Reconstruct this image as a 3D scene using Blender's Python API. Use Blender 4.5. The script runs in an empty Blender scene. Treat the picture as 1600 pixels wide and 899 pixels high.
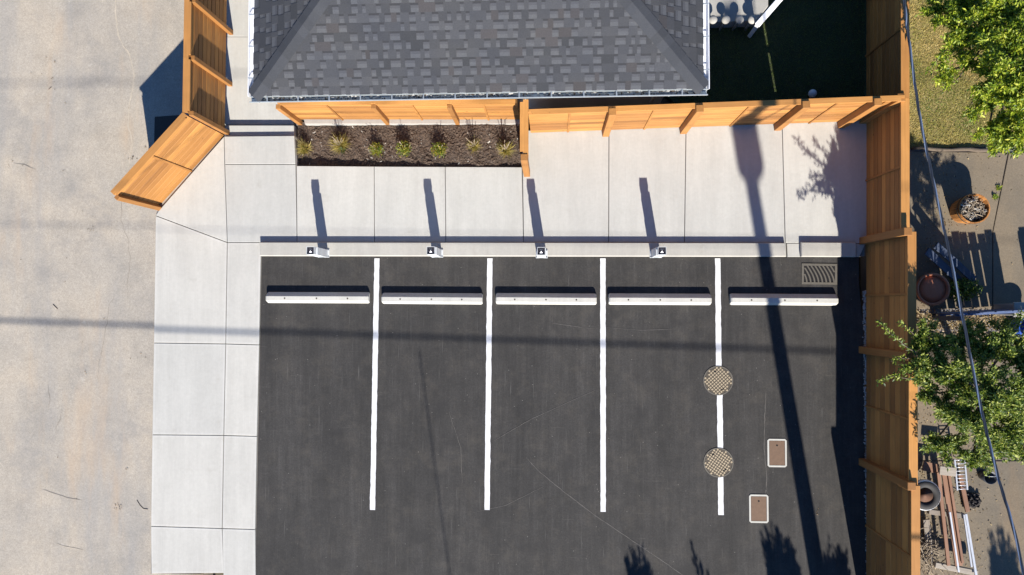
import bpy, bmesh, math, random
from mathutils import Vector, Matrix, Quaternion
random.seed(11)
RAD = math.radians
sc = bpy.context.scene
C = sc.collection

# ------------------------------------------------------------------ camera, light, exposure
CAM_H = 15.24                    # drone height, metres
F = 24.0 / 36.0 * 1600.0         # focal length in photograph pixels
cam_d = bpy.data.cameras.new('camera')
cam_d.lens = 24.0; cam_d.sensor_width = 36.0
cam_d.clip_start = 0.1; cam_d.clip_end = 800.0
cam = bpy.data.objects.new('camera', cam_d); C.objects.link(cam)
cam.location = (0, 0, CAM_H)
nadir = Vector(((860 - 800) / F, -(480 - 449.5) / F, -1.0)).normalized()
CAM_Q = nadir.rotation_difference(Vector((0, 0, -1)))
cam.rotation_mode = 'QUATERNION'; cam.rotation_quaternion = CAM_Q
sc.camera = cam

SUN_EL = RAD(30.5); SUN_AZ = RAD(171.0)          # clockwise from +Y
sun_dir = Vector((math.sin(SUN_AZ) * math.cos(SUN_EL), math.cos(SUN_AZ) * math.cos(SUN_EL), math.sin(SUN_EL)))
world = bpy.data.worlds.new('World'); sc.world = world; world.use_nodes = True
wn = world.node_tree.nodes; wl = world.node_tree.links
sky = wn.new('ShaderNodeTexSky'); sky.sky_type = 'NISHITA'; sky.sun_disc = False
sky.air_density = 1.0; sky.dust_density = 0.0; sky.ozone_density = 10.0
sky.sun_elevation = SUN_EL; sky.sun_rotation = SUN_AZ
wl.new(sky.outputs[0], wn['Background'].inputs[0]); wn['Background'].inputs[1].default_value = 0.075
sd = bpy.data.lights.new('sun', 'SUN'); sd.energy = 5.0; sd.angle = RAD(0.5); sd.color = (1.0, 0.938, 0.845)
so = bpy.data.objects.new('sun', sd); C.objects.link(so)
so.rotation_mode = 'QUATERNION'; so.rotation_quaternion = (-sun_dir).to_track_quat('-Z', 'Y'); so.location = sun_dir * 60
sc.view_settings.view_transform = 'Standard'; sc.view_settings.look = 'None'
sc.view_settings.gamma = 1.0; sc.view_settings.use_curve_mapping = False
sc.view_settings.exposure = 1.07

def U(px, py, z=0.0):
    """point of the plane at height z that the photograph shows at pixel (px, py)"""
    d = CAM_Q @ Vector(((px - 800) / F, -(py - 449.5) / F, -1.0))
    t = (z - CAM_H) / d.z
    return Vector((d.x * t, d.y * t, z))

# ------------------------------------------------------------------ materials
def new_mat(name):
    m = bpy.data.materials.new(name); m.use_nodes = True
    nt = m.node_tree
    return m, nt, nt.nodes, nt.links, nt.nodes['Principled BSDF']

def noise(nt, vec, scale, detail=4.0, rough=0.6, dist=0.0):
    n = nt.nodes.new('ShaderNodeTexNoise'); n.inputs['Scale'].default_value = scale
    n.inputs['Detail'].default_value = detail; n.inputs['Roughness'].default_value = rough
    n.inputs['Distortion'].default_value = dist
    if vec is not None: nt.links.new(vec, n.inputs['Vector'])
    return n.outputs['Fac']

def ramp(nt, fac, stops):
    r = nt.nodes.new('ShaderNodeValToRGB'); nt.links.new(fac, r.inputs[0])
    e = r.color_ramp.elements
    while len(e) < len(stops): e.new(0.5)
    for el, (p, c) in zip(e, stops):
        el.position = p; el.color = (c[0], c[1], c[2], 1) if isinstance(c, (tuple, list)) else (c, c, c, 1)
    return r.outputs[0]

def mix(nt, fac, a, b, mode='MIX'):
    n = nt.nodes.new('ShaderNodeMix'); n.data_type = 'RGBA'; n.blend_type = mode
    for i, v in ((0, fac), (6, a), (7, b)):
        if hasattr(v, 'is_linked'): nt.links.new(v, n.inputs[i])
        elif i == 0: n.inputs[0].default_value = v
        else: n.inputs[i].default_value = (v[0], v[1], v[2], 1) if isinstance(v, (tuple, list)) else (v, v, v, 1)
    return n.outputs[2]

def coords(nt, kind='Object', scale=(1, 1, 1), rot=(0, 0, 0)):
    t = nt.nodes.new('ShaderNodeTexCoord'); mp = nt.nodes.new('ShaderNodeMapping')
    mp.inputs['Scale'].default_value = scale; mp.inputs['Rotation'].default_value = rot
    if kind == 'World':
        g = nt.nodes.new('ShaderNodeNewGeometry'); nt.links.new(g.outputs['Position'], mp.inputs[0])
    else:
        nt.links.new(t.outputs[kind], mp.inputs[0])
    return mp.outputs[0]

def bump(nt, bs, h, strength=0.3, dist=0.01):
    b = nt.nodes.new('ShaderNodeBump'); b.inputs['Strength'].default_value = strength
    b.inputs['Distance'].default_value = dist
    nt.links.new(h, b.inputs['Height']); nt.links.new(b.outputs[0], bs.inputs['Normal'])

def obj_random(nt):
    return nt.nodes.new('ShaderNodeObjectInfo').outputs['Random']

def plain(name, col, rough=0.6, metal=0.0, var=0.12, scale=8.0, bumpy=0.0):
    m, nt, N, L, bs = new_mat(name)
    w = coords(nt, 'World')
    f = noise(nt, w, scale, 5)
    c = mix(nt, f, tuple(x * (1 - var) for x in col), tuple(min(1, x * (1 + var)) for x in col))
    L.new(c, bs.inputs['Base Color']); bs.inputs['Roughness'].default_value = rough; bs.inputs['Metallic'].default_value = metal
    if bumpy: bump(nt, bs, noise(nt, w, scale * 12, 3), bumpy)
    return m

def concrete_new(name, col, broom_rot=0.0):
    m, nt, N, L, bs = new_mat(name)
    w = coords(nt, 'World')
    streak = coords(nt, 'World', (26, 0.6, 1), (0, 0, broom_rot))
    a = noise(nt, w, 0.9, 6, 0.65)
    b = noise(nt, w, 90, 3, 0.7)
    s = noise(nt, streak, 3.0, 4, 0.6)
    st = noise(nt, coords(nt, 'World', (3.2, 0.35, 1), (0, 0, broom_rot)), 1.0, 4, 0.6)
    base = ramp(nt, a, [(0.3, tuple(x * 0.94 for x in col)), (0.7, tuple(x * 1.04 for x in col))])
    base = mix(nt, 0.55, base, ramp(nt, b, [(0.3, 0.88), (0.7, 1.06)]), 'MULTIPLY')
    base = mix(nt, 0.5, base, ramp(nt, s, [(0.3, 0.92), (0.7, 1.05)]), 'MULTIPLY')
    base = mix(nt, 0.8, base, ramp(nt, st, [(0.35, 0.92), (0.65, 1.04)]), 'MULTIPLY')
    fine = noise(nt, w, 14, 5, 0.75)
    base = mix(nt, 0.8, base, ramp(nt, fine, [(0.3, 0.93), (0.7, 1.05)]), 'MULTIPLY')
    dirt = noise(nt, w, 2.6, 8, 0.75)
    base = mix(nt, ramp(nt, dirt, [(0.58, 0.0), (0.78, 0.38)]), base, (col[0] * 0.62, col[1] * 0.58, col[2] * 0.52))
    r = obj_random(nt)
    base = mix(nt, 1.0, base, ramp(nt, r, [(0.0, (0.93, 0.935, 0.94)), (1.0, (1.03, 1.02, 1.005))]), 'MULTIPLY')
    L.new(base, bs.inputs['Base Color']); bs.inputs['Roughness'].default_value = 0.85
    bump(nt, bs, s, 0.25, 0.004)
    return m

def concrete_old(name, k=1.0, tint=(1, 1, 1)):
    m, nt, N, L, bs = new_mat(name)
    w = coords(nt, 'World')
    a = noise(nt, w, 0.35, 6, 0.65, 0.4)
    b = noise(nt, w, 1.4, 7, 0.7)
    g = noise(nt, w, 75, 3, 0.75)
    g2 = noise(nt, w, 30, 2, 0.6)
    base = ramp(nt, a, [(0.30, (0.29, 0.266, 0.23)), (0.5, (0.358, 0.318, 0.262)), (0.72, (0.415, 0.352, 0.27))])
    base = mix(nt, 0.8, base, ramp(nt, b, [(0.25, 0.80), (0.5, 1.0), (0.75, 1.12)]), 'MULTIPLY')
    base = mix(nt, 0.9, base, ramp(nt, g, [(0.25, 0.66), (0.5, 1.0), (0.75, 1.25)]), 'MULTIPLY')
    base = mix(nt, 0.5, base, ramp(nt, g2, [(0.3, 0.85), (0.7, 1.12)]), 'MULTIPLY')
    # wheel tracks: long grey stains that run along the lane
    t = noise(nt, coords(nt, 'World', (0.75, 0.10, 1)), 1.5, 5, 0.6)
    base = mix(nt, ramp(nt, t, [(0.5, 0.0), (0.68, 0.5)]), base, (0.25, 0.245, 0.235))
    t2 = noise(nt, coords(nt, 'World', (0.5, 0.5, 1)), 0.8, 7, 0.75)
    base = mix(nt, ramp(nt, t2, [(0.52, 0.0), (0.66, 0.55)]), base, (0.225, 0.215, 0.20))
    t4 = noise(nt, coords(nt, 'World', (1.2, 0.22, 1)), 0.9, 5, 0.65)
    base = mix(nt, ramp(nt, t4, [(0.55, 0.0), (0.70, 0.5)]), base, (0.40, 0.30, 0.205))
    g5 = noise(nt, w, 26, 3, 0.75)
    base = mix(nt, 0.7, base, ramp(nt, g5, [(0.3, 0.80), (0.7, 1.16)]), 'MULTIPLY')
    t3 = noise(nt, w, 4.5, 3, 0.5)
    base = mix(nt, ramp(nt, t3, [(0.70, 0.0), (0.74, 0.35)]), base, (0.47, 0.43, 0.37))
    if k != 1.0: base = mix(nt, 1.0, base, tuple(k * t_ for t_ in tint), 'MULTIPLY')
    L.new(base, bs.inputs['Base Color']); bs.inputs['Roughness'].default_value = 0.9
    bump(nt, bs, g, 0.5, 0.006)
    return m

def asphalt(name):
    m, nt, N, L, bs = new_mat(name)
    w = coords(nt, 'World')
    a = noise(nt, w, 0.6, 6, 0.65)
    g = noise(nt, w, 85, 2, 0.8)
    v = noise(nt, coords(nt, 'World', (9, 0.5, 1)), 1.6, 6, 0.7)
    base = ramp(nt, a, [(0.3, (0.0265, 0.0250, 0.0238)), (0.7, (0.0355, 0.0330, 0.0305))])
    base = mix(nt, 0.9, base, ramp(nt, g, [(0.3, 0.6), (0.5, 1.0), (0.72, 1.6)]), 'MULTIPLY')
    g3 = noise(nt, w, 24, 3, 0.75)
    base = mix(nt, 0.85, base, ramp(nt, g3, [(0.30, 0.74), (0.5, 1.0), (0.70, 1.32)]), 'MULTIPLY')
    base = mix(nt, 0.85, base, ramp(nt, v, [(0.32, 0.78), (0.55, 1.0), (0.75, 1.4)]), 'MULTIPLY')
    tr = noise(nt, coords(nt, 'World', (1.5, 0.16, 1)), 1.3, 5, 0.65)
    base = mix(nt, 0.9, base, ramp(nt, tr, [(0.36, 0.76), (0.52, 1.0), (0.68, 1.28)]), 'MULTIPLY')
    mo = noise(nt, w, 3.4, 6, 0.7)
    base = mix(nt, 0.8, base, ramp(nt, mo, [(0.34, 0.82), (0.66, 1.2)]), 'MULTIPLY')
    sc_ = noise(nt, coords(nt, 'World', (26, 0.9, 1), (0, 0, 0.06)), 1.2, 3, 0.5)
    base = mix(nt, ramp(nt, sc_, [(0.66, 0.0), (0.76, 0.5)]), base, (0.11, 0.105, 0.098))
    sc2 = noise(nt, coords(nt, 'World', (1.0, 24, 1), (0, 0, -0.05)), 1.1, 3, 0.5)
    base = mix(nt, ramp(nt, sc2, [(0.68, 0.0), (0.78, 0.4)]), base, (0.10, 0.092, 0.082))
    dust = noise(nt, w, 1.9, 8, 0.75)
    base = mix(nt, ramp(nt, dust, [(0.50, 0.0), (0.72, 0.34)]), base, (0.088, 0.076, 0.060))
    oil = noise(nt, w, 1.1, 3, 0.5)
    base = mix(nt, ramp(nt, oil, [(0.62, 0.0), (0.68, 0.45)]), base, (0.018, 0.017, 0.017))
    vo = N.new('ShaderNodeTexVoronoi'); vo.inputs['Scale'].default_value = 5.0; L.new(w, vo.inputs['Vector'])
    base = mix(nt, ramp(nt, vo.outputs['Distance'], [(0.03, 0.7), (0.055, 0.0)]), base, (0.20, 0.19, 0.17))
    L.new(base, bs.inputs['Base Color']); bs.inputs['Roughness'].default_value = 0.88
    bump(nt, bs, g, 0.6, 0.006)
    return m

def wood(name, c0, c1, along='x', rnd=0.24, rough=0.7):
    m, nt, N, L, bs = new_mat(name)
    s = {'x': (1.1, 34, 34), 'z': (34, 34, 1.1), 'y': (34, 1.1, 34)}[along]
    ob = nt.nodes.new('ShaderNodeObjectInfo')
    add = N.new('ShaderNodeVectorMath'); add.operation = 'ADD'
    t = N.new('ShaderNodeTexCoord'); L.new(t.outputs['Object'], add.inputs[0])
    sca = N.new('ShaderNodeVectorMath'); sca.operation = 'SCALE'; sca.inputs[0].default_value = (37, 53, 71); L.new(ob.outputs['Random'], sca.inputs['Scale'])
    L.new(sca.outputs[0], add.inputs[1])
    mp = N.new('ShaderNodeMapping'); mp.inputs['Scale'].default_value = s; L.new(add.outputs[0], mp.inputs[0])
    g = noise(nt, mp.outputs[0], 1.0, 5, 0.65, 0.6)
    k = noise(nt, add.outputs[0], 2.2, 3, 0.5)
    col = ramp(nt, g, [(0.25, c0), (0.75, c1)])
    col = mix(nt, 0.6, col, ramp(nt, k, [(0.3, 0.82), (0.7, 1.14)]), 'MULTIPLY')
    col = mix(nt, 1.0, col, ramp(nt, ob.outputs['Random'], [(0.0, (1 - rnd, 1 - rnd * 1.15, 1 - rnd * 1.3)), (1.0, (1 + rnd * 0.6, 1 + rnd * 0.6, 1 + rnd * 0.5))]), 'MULTIPLY')
    vo = N.new('ShaderNodeTexVoronoi'); vo.inputs['Scale'].default_value = 2.6; L.new(add.outputs[0], vo.inputs['Vector'])
    col = mix(nt, ramp(nt, vo.outputs['Distance'], [(0.03, 0.75), (0.075, 0.0)]), col, tuple(x * 0.3 for x in c0))
    L.new(col, bs.inputs['Base Color']); bs.inputs['Roughness'].default_value = rough
    bump(nt, bs, g, 0.2, 0.003)
    return m

def shingle_mat(name, col):
    m, nt, N, L, bs = new_mat(name)
    w = coords(nt, 'World')
    g = noise(nt, w, 110, 2, 0.8); a = noise(nt, w, 1.3, 5, 0.6)
    base = mix(nt, 0.9, col, ramp(nt, g, [(0.3, 0.65), (0.5, 1.0), (0.7, 1.45)]), 'MULTIPLY')
    base = mix(nt, 0.8, base, ramp(nt, a, [(0.32, (0.86, 0.89, 0.96)), (0.70, (1.18, 1.14, 1.07))]), 'MULTIPLY')
    base = mix(nt, 1.0, base, ramp(nt, obj_random(nt), [(0.0, 0.86), (1.0, 1.14)]), 'MULTIPLY')
    L.new(base, bs.inputs['Base Color']); bs.inputs['Roughness'].default_value = 0.9
    bump(nt, bs, g, 0.4, 0.004)
    return m

def leaf_mat(name, cols, trans=0.35):
    m, nt, N, L, bs = new_mat(name)
    at = N.new('ShaderNodeAttribute'); at.attribute_name = 'tint'
    col = ramp(nt, at.outputs['Fac'], [(i / (len(cols) - 1), c) for i, c in enumerate(cols)])
    L.new(col, bs.inputs['Base Color']); bs.inputs['Roughness'].default_value = 0.5
    tr = N.new('ShaderNodeBsdfTranslucent'); L.new(col, tr.inputs[0])
    mx = N.new('ShaderNodeMixShader'); mx.inputs[0].default_value = trans
    L.new(bs.outputs[0], mx.inputs[1]); L.new(tr.outputs[0], mx.inputs[2])
    L.new(mx.outputs[0], N['Material Output'].inputs['Surface'])
    return m

def grass_ground(name, stops):
    m, nt, N, L, bs = new_mat(name)
    w = coords(nt, 'World')
    a = noise(nt, w, 1.2, 6, 0.7); g = noise(nt, w, 60, 3, 0.7)
    base = mix(nt, 0.8, ramp(nt, a, stops), ramp(nt, g, [(0.3, 0.5), (0.7, 1.4)]), 'MULTIPLY')
    L.new(base, bs.inputs['Base Color']); bs.inputs['Roughness'].default_value = 0.95
    bump(nt, bs, g, 0.8, 0.02)
    return m

M = {}
M['walk'] = concrete_new('walk_concrete', (0.446, 0.444, 0.416))
M['walk2'] = concrete_new('walk_concrete_broomed_across', (0.462, 0.452, 0.416), RAD(90))
M['walk_border'] = concrete_new('trowelled_border', (0.492, 0.482, 0.447), RAD(90))
M['kerb'] = concrete_new('kerb_concrete', (0.395, 0.382, 0.345), RAD(90))
M['footing'] = concrete_new('footing_concrete', (0.36, 0.35, 0.325), RAD(90))
M['bed'] = plain('joint_bed', (0.16, 0.15, 0.15), 0.95)
M['road'] = concrete_old('old_road_concrete')
M['crackfill'] = plain('crack_patch', (0.415, 0.36, 0.285), 0.9, var=0.35, scale=14)
M['crack'] = plain('crack_dark', (0.235, 0.205, 0.17), 0.95, var=0.4, scale=20)
M['asphalt'] = asphalt('asphalt')
M['scratch'] = plain('scratched_asphalt', (0.095, 0.088, 0.08), 0.9, var=0.5, scale=25)
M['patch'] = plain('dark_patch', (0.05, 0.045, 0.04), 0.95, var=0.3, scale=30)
def line_paint():
    m, nt, N, L, bs = new_mat('line_paint')
    w = coords(nt, 'World')
    wear = noise(nt, w, 28, 6, 0.75)
    b = noise(nt, w, 3, 4)
    c = mix(nt, ramp(nt, wear, [(0.56, 0.0), (0.72, 0.6)]), ramp(nt, b, [(0.3, 0.56), (0.7, 0.66)]), (0.26, 0.255, 0.255))
    L.new(c, bs.inputs['Base Color']); bs.inputs['Roughness'].default_value = 0.7
    return m
M['paint'] = line_paint()
M['stop'] = concrete_new('wheel_stop_concrete', (0.50, 0.49, 0.445), RAD(90))
M['cedar'] = wood('cedar_boards', (0.285, 0.122, 0.026), (0.39, 0.184, 0.048), 'x', 0.34)
M['cedar_x'] = wood('cedar_rail', (0.355, 0.158, 0.036), (0.465, 0.22, 0.06), 'x', 0.18)
M['cedar_z'] = wood('cedar_post', (0.245, 0.104, 0.023), (0.345, 0.158, 0.04), 'z', 0.18)
M['groove_shade'] = plain('groove_shade', (0.14, 0.06, 0.018), 0.9)  # dark tone that deepens the shade in the grooves between fence boards
M['pale_cap'] = plain('pale_cap', (0.50, 0.47, 0.38), 0.7)
SH = [shingle_mat('shingle_' + n, c) for n, c in (('slate', (0.033, 0.035, 0.041)), ('grey', (0.037, 0.039, 0.045)), ('pale', (0.042, 0.044, 0.050)), ('brown', (0.038, 0.036, 0.039)), ('dark', (0.029, 0.031, 0.036)))]
M['shingle_base'] = shingle_mat('shingle_underlay', (0.056, 0.059, 0.066))
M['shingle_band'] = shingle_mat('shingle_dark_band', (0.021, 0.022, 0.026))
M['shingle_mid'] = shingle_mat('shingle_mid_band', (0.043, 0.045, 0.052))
M['hipcap'] = shingle_mat('hip_cap_shingle', (0.035, 0.038, 0.045))
M['white_metal'] = plain('white_metal', (0.74, 0.75, 0.78), 0.45, 0.0, 0.06)
M['galv'] = plain('galvanised_metal', (0.42, 0.46, 0.48), 0.45, 0.5, 0.2, 18)
M['dark_metal'] = plain('dark_metal', (0.05, 0.055, 0.065), 0.5, 0.3)
M['wall'] = plain('pale_siding', (0.62, 0.62, 0.60), 0.7)
M['glass'] = plain('window_glass', (0.03, 0.035, 0.04), 0.08, 0.0)
M['post_grey'] = plain('bollard_grey', (0.56, 0.585, 0.60), 0.45, 0.1, 0.05)
M['black'] = plain('black_plastic', (0.018, 0.016, 0.022), 0.5)
M['reflector'] = plain('reflector_white', (0.85, 0.84, 0.86), 0.3)
M['iron'] = plain('cast_iron', (0.085, 0.07, 0.052), 0.6, 0.3, 0.4, 22, 0.3)
M['iron_worn'] = plain('worn_iron_stud', (0.42, 0.34, 0.225), 0.5, 0.2, 0.3, 30)
M['iron_pale'] = plain('pale_iron', (0.135, 0.122, 0.10), 0.55, 0.3, 0.3, 30)
M['void'] = plain('dark_void', (0.008, 0.008, 0.009), 1.0)
M['rustlid'] = plain('rusty_lid', (0.150, 0.092, 0.058), 0.75, 0.1, 0.25, 14, 0.3)
M['soil'] = grass_ground('bark_mulch_soil', [(0.3, (0.045, 0.031, 0.022)), (0.55, (0.072, 0.052, 0.040)), (0.75, (0.11, 0.085, 0.068))])
M['chip'] = plain('mulch_chip', (0.10, 0.07, 0.05), 0.9, 0, 0.6, 40)
M['chip_pale'] = plain('pale_chip', (0.42, 0.40, 0.36), 0.9, 0, 0.4, 40)
M['ground'] = grass_ground('bare_ground', [(0.3, (0.10, 0.085, 0.06)), (0.7, (0.17, 0.145, 0.10))])
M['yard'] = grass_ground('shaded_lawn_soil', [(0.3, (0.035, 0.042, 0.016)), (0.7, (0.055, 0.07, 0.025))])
M['dry_lawn'] = grass_ground('dry_lawn_soil', [(0.3, (0.15, 0.14, 0.035)), (0.55, (0.25, 0.20, 0.07)), (0.75, (0.33, 0.255, 0.11))])
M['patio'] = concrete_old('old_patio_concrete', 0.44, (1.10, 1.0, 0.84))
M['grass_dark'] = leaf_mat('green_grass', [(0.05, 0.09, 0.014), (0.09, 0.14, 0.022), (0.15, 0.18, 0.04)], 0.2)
M['grass_dry'] = leaf_mat('dry_grass', [(0.12, 0.20, 0.02), (0.38, 0.33, 0.08), (0.66, 0.50, 0.20)], 0.2)
M['leaf_bright'] = leaf_mat('bright_leaves', [(0.045, 0.10, 0.008), (0.15, 0.23, 0.012), (0.31, 0.38, 0.022), (0.52, 0.53, 0.06)])
M['leaf_mid'] = leaf_mat('green_leaves', [(0.022, 0.055, 0.008), (0.085, 0.145, 0.015), (0.21, 0.27, 0.03), (0.44, 0.46, 0.10)])
M['leaf_cedar'] = leaf_mat('cedar_leaves', [(0.015, 0.035, 0.012), (0.04, 0.07, 0.02)])
M['straw'] = leaf_mat('straw_blades', [(0.20, 0.20, 0.03), (0.42, 0.35, 0.09), (0.62, 0.51, 0.20)])
M['shrub'] = leaf_mat('small_shrub_leaves', [(0.05, 0.11, 0.01), (0.16, 0.20, 0.015), (0.38, 0.28, 0.03)])
M['teal'] = leaf_mat('blue_green_leaves', [(0.03, 0.10, 0.05), (0.08, 0.20, 0.11)])
M['bark'] = plain('bark', (0.11, 0.085, 0.062), 0.95, 0, 0.4, 20, 0.6)
M['twig'] = plain('dry_twig', (0.28, 0.225, 0.16), 0.9, 0, 0.4, 20)
M['pole'] = wood('pole_timber', (0.12, 0.095, 0.07), (0.20, 0.16, 0.12), 'z')
M['cable'] = plain('black_cable', (0.028, 0.034, 0.048), 0.35)
M['cable_bare'] = plain('bare_wire', (0.33, 0.40, 0.52), 0.3, 0.6)
M['barrel'] = wood('barrel_staves', (0.30, 0.125, 0.03), (0.48, 0.215, 0.06), 'z')
M['terracotta'] = plain('terracotta', (0.40, 0.155, 0.085), 0.85, 0, 0.25, 10)
M['blue_wood'] = wood('blue_painted_wood', (0.055, 0.085, 0.18), (0.10, 0.14, 0.26), 'z', 0.3)
M['blue_plank'] = wood('dark_blue_plank', (0.022, 0.032, 0.06), (0.045, 0.06, 0.10), 'x', 0.3)
M['weathered'] = wood('weathered_wood', (0.23, 0.20, 0.17), (0.36, 0.32, 0.27), 'x')
M['rust_plank'] = wood('rust_brown_plank', (0.20, 0.105, 0.065), (0.33, 0.185, 0.12), 'x')
M['rust_rim'] = plain('rusty_rim', (0.10, 0.05, 0.03), 0.8, 0.2, 0.4, 20)
M['rubber'] = plain('tyre_rubber', (0.030, 0.029, 0.029), 0.8, 0, 0.3, 20)
M['alu'] = plain('aluminium', (0.66, 0.68, 0.71), 0.35, 0.4, 0.15, 14)
M['rag'] = plain('dark_cloth', (0.03, 0.026, 0.026), 0.95, 0, 0.4, 12)
M['bluebin'] = plain('blue_plastic', (0.022, 0.075, 0.36), 0.45)
M['ball'] = plain('pale_ball', (0.60, 0.63, 0.70), 0.5)
M['gravel'] = plain('pale_gravel', (0.36, 0.35, 0.33), 0.9, 0, 0.5, 30)
M['dead_leaf'] = leaf_mat('dead_leaves', [(0.10, 0.065, 0.03), (0.24, 0.165, 0.075), (0.42, 0.33, 0.17)], 0.15)

# ------------------------------------------------------------------ helpers
def link(name, me, mat=None, parent=None, loc=None, rot=None):
    o = bpy.data.objects.new(name, me); C.objects.link(o)
    if mat is not None and me is not None and len(me.materials) == 0:
        for x in (mat if isinstance(mat, (list, tuple)) else [mat]): me.materials.append(x)
    if parent is not None: o.parent = parent
    if loc is not None: o.location = loc
    if rot is not None: o.rotation_euler = rot
    return o

def tag(o, label=None, cat=None, group=None, kind=None):
    if label: o['label'] = label
    if cat: o['category'] = cat
    if group: o['group'] = group
    if kind: o['kind'] = kind
    return o

def empty(name, loc, rz=0.0):
    o = bpy.data.objects.new(name, None); C.objects.link(o)
    o.location = loc; o.rotation_euler = (0, 0, rz); o.empty_display_size = 0.2
    return o

def mesh_from(bm, name='m', smooth=False):
    me = bpy.data.meshes.new(name); bmesh.ops.recalc_face_normals(bm, faces=bm.faces)
    bm.to_mesh(me); bm.free()
    if smooth:
        for p in me.polygons: p.use_smooth = True
    return me

def bm_box(bm, x0, x1, y0, y1, z0, z1, mi=0, mat=None):
    vs = [bm.verts.new(Vector(p) if mat is None else mat @ Vector(p)) for p in
          ((x0, y0, z0), (x1, y0, z0), (x1, y1, z0), (x0, y1, z0), (x0, y0, z1), (x1, y0, z1), (x1, y1, z1), (x0, y1, z1))]
    fs = [(3, 2, 1, 0), (4, 5, 6, 7), (0, 1, 5, 4), (1, 2, 6, 5), (2, 3, 7, 6), (3, 0, 4, 7)]
    for f in fs:
        fa = bm.faces.new([vs[i] for i in f]); fa.material_index = mi
    return vs

def box_mesh(x0, x1, y0, y1, z0, z1, bev=0.0, seg=1):
    bm = bmesh.new(); bm_box(bm, x0, x1, y0, y1, z0, z1)
    if bev: bmesh.ops.bevel(bm, geom=bm.edges[:], offset=bev, segments=seg, affect='EDGES')
    return mesh_from(bm)

def prism_mesh(pts, z0, z1, chamfer=0.0):
    """pts: counter-clockwise or clockwise xy polygon; z1 may be a list of heights"""
    bm = bmesh.new(); n = len(pts)
    zt = z1 if isinstance(z1, (list, tuple)) else [z1] * n
    b = [bm.verts.new((p[0], p[1], z0)) for p in pts]; t = [bm.verts.new((p[0], p[1], z)) for p, z in zip(pts, zt)]
    bm.faces.new(b[::-1]); top = bm.faces.new(t)
    for i in range(n): bm.faces.new((b[i], b[(i + 1) % n], t[(i + 1) % n], t[i]))
    if chamfer:
        bmesh.ops.bevel(bm, geom=list(top.edges), offset=chamfer, segments=1, affect='EDGES')
    return mesh_from(bm)

def inset(pts, d):
    n = len(pts); P = [Vector((p[0], p[1])) for p in pts]
    area = sum(P[i].x * P[(i + 1) % n].y - P[(i + 1) % n].x * P[i].y for i in range(n))
    s = 1 if area > 0 else -1
    out = []
    for i in range(n):
        a, b, c = P[i - 1], P[i], P[(i + 1) % n]
        e1 = (b - a).normalized(); e2 = (c - b).normalized()
        n1 = Vector((-e1.y, e1.x)) * s; n2 = Vector((-e2.y, e2.x)) * s
        k = 1 + n1.dot(n2)
        out.append(b + (n1 + n2) * (d / max(k, 0.3)))
    return out

def tube_bm(bm, pts, radii, seg=8, cap=True, mi=0):
    pts = [Vector(p) for p in pts]; rings = []
    up = Vector((0.13, 0.21, 1)).normalized()
    for i, p in enumerate(pts):
        d = (pts[min(i + 1, len(pts) - 1)] - pts[max(i - 1, 0)]).normalized()
        a = d.cross(up)
        if a.length < 1e-3: a = d.cross(Vector((1, 0, 0)))
        a.normalize(); b = d.cross(a)
        r = radii[i] if isinstance(radii, (list, tuple)) else radii
        rings.append([bm.verts.new(p + (a * math.cos(2 * math.pi * k / seg) + b * math.sin(2 * math.pi * k / seg)) * r) for k in range(seg)])
    for i in range(len(rings) - 1):
        for k in range(seg):
            f = bm.faces.new((rings[i][k], rings[i][(k + 1) % seg], rings[i + 1][(k + 1) % seg], rings[i + 1][k])); f.material_index = mi
    if cap:
        bm.faces.new(rings[0][::-1]).material_index = mi; bm.faces.new(rings[-1]).material_index = mi

def tube_mesh(pts, radii, seg=8, smooth=True):
    bm = bmesh.new(); tube_bm(bm, pts, radii, seg); return mesh_from(bm, smooth=smooth)

def lathe_mesh(profile, seg=24, smooth=True, cap=True):
    bm = bmesh.new(); rings = []
    for r, z in profile:
        rings.append([bm.verts.new((r * math.cos(2 * math.pi * k / seg), r * math.sin(2 * math.pi * k / seg), z)) for k in range(seg)])
    for i in range(len(rings) - 1):
        for k in range(seg): bm.faces.new((rings[i][k], rings[i][(k + 1) % seg], rings[i + 1][(k + 1) % seg], rings[i + 1][k]))
    if cap: bm.faces.new(rings[0][::-1]); bm.faces.new(rings[-1])
    return mesh_from(bm, smooth=smooth)

def leaves_mesh(items):
    """items: list of (pos, dir, normal, length, width, tint): folded diamond leaves, two triangles each"""
    vs, fs, tints = [], [], []
    for p, d, n, l, w, t in items:
        s = d.cross(n)
        if s.length < 1e-4: s = Vector((1, 0, 0))
        s.normalize(); i = len(vs)
        mid = p + d * (l * 0.45)
        vs += [p, mid + s * w * 0.5 + n * w * 0.12, p + d * l, mid - s * w * 0.5 + n * w * 0.12]
        fs += [(i, i + 1, i + 2), (i, i + 2, i + 3)]; tints += [t] * 4
    me = bpy.data.meshes.new('leaves'); me.from_pydata([tuple(v) for v in vs], [], fs)
    at = me.attributes.new('tint', 'FLOAT', 'POINT'); at.data.foreach_set('value', tints)
    me.update(); return me

def blades_mesh(items):
    """items: (pos, dir, length, width, tint): three-vertex grass blades"""
    vs, fs, tints = [], [], []
    for p, d, l, w, t in items:
        s = d.cross(Vector((random.uniform(-1, 1), random.uniform(-1, 1), 0.2)))
        if s.length < 1e-4: s = Vector((1, 0, 0))
        s.normalize(); i = len(vs)
        vs += [p - s * w * 0.5, p + s * w * 0.5, p + d * l]; fs.append((i, i + 1, i + 2)); tints += [t] * 3
    me = bpy.data.meshes.new('blades'); me.from_pydata([tuple(v) for v in vs], [], fs)
    at = me.attributes.new('tint', 'FLOAT', 'POINT'); at.data.foreach_set('value', tints)
    me.update(); return me

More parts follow.
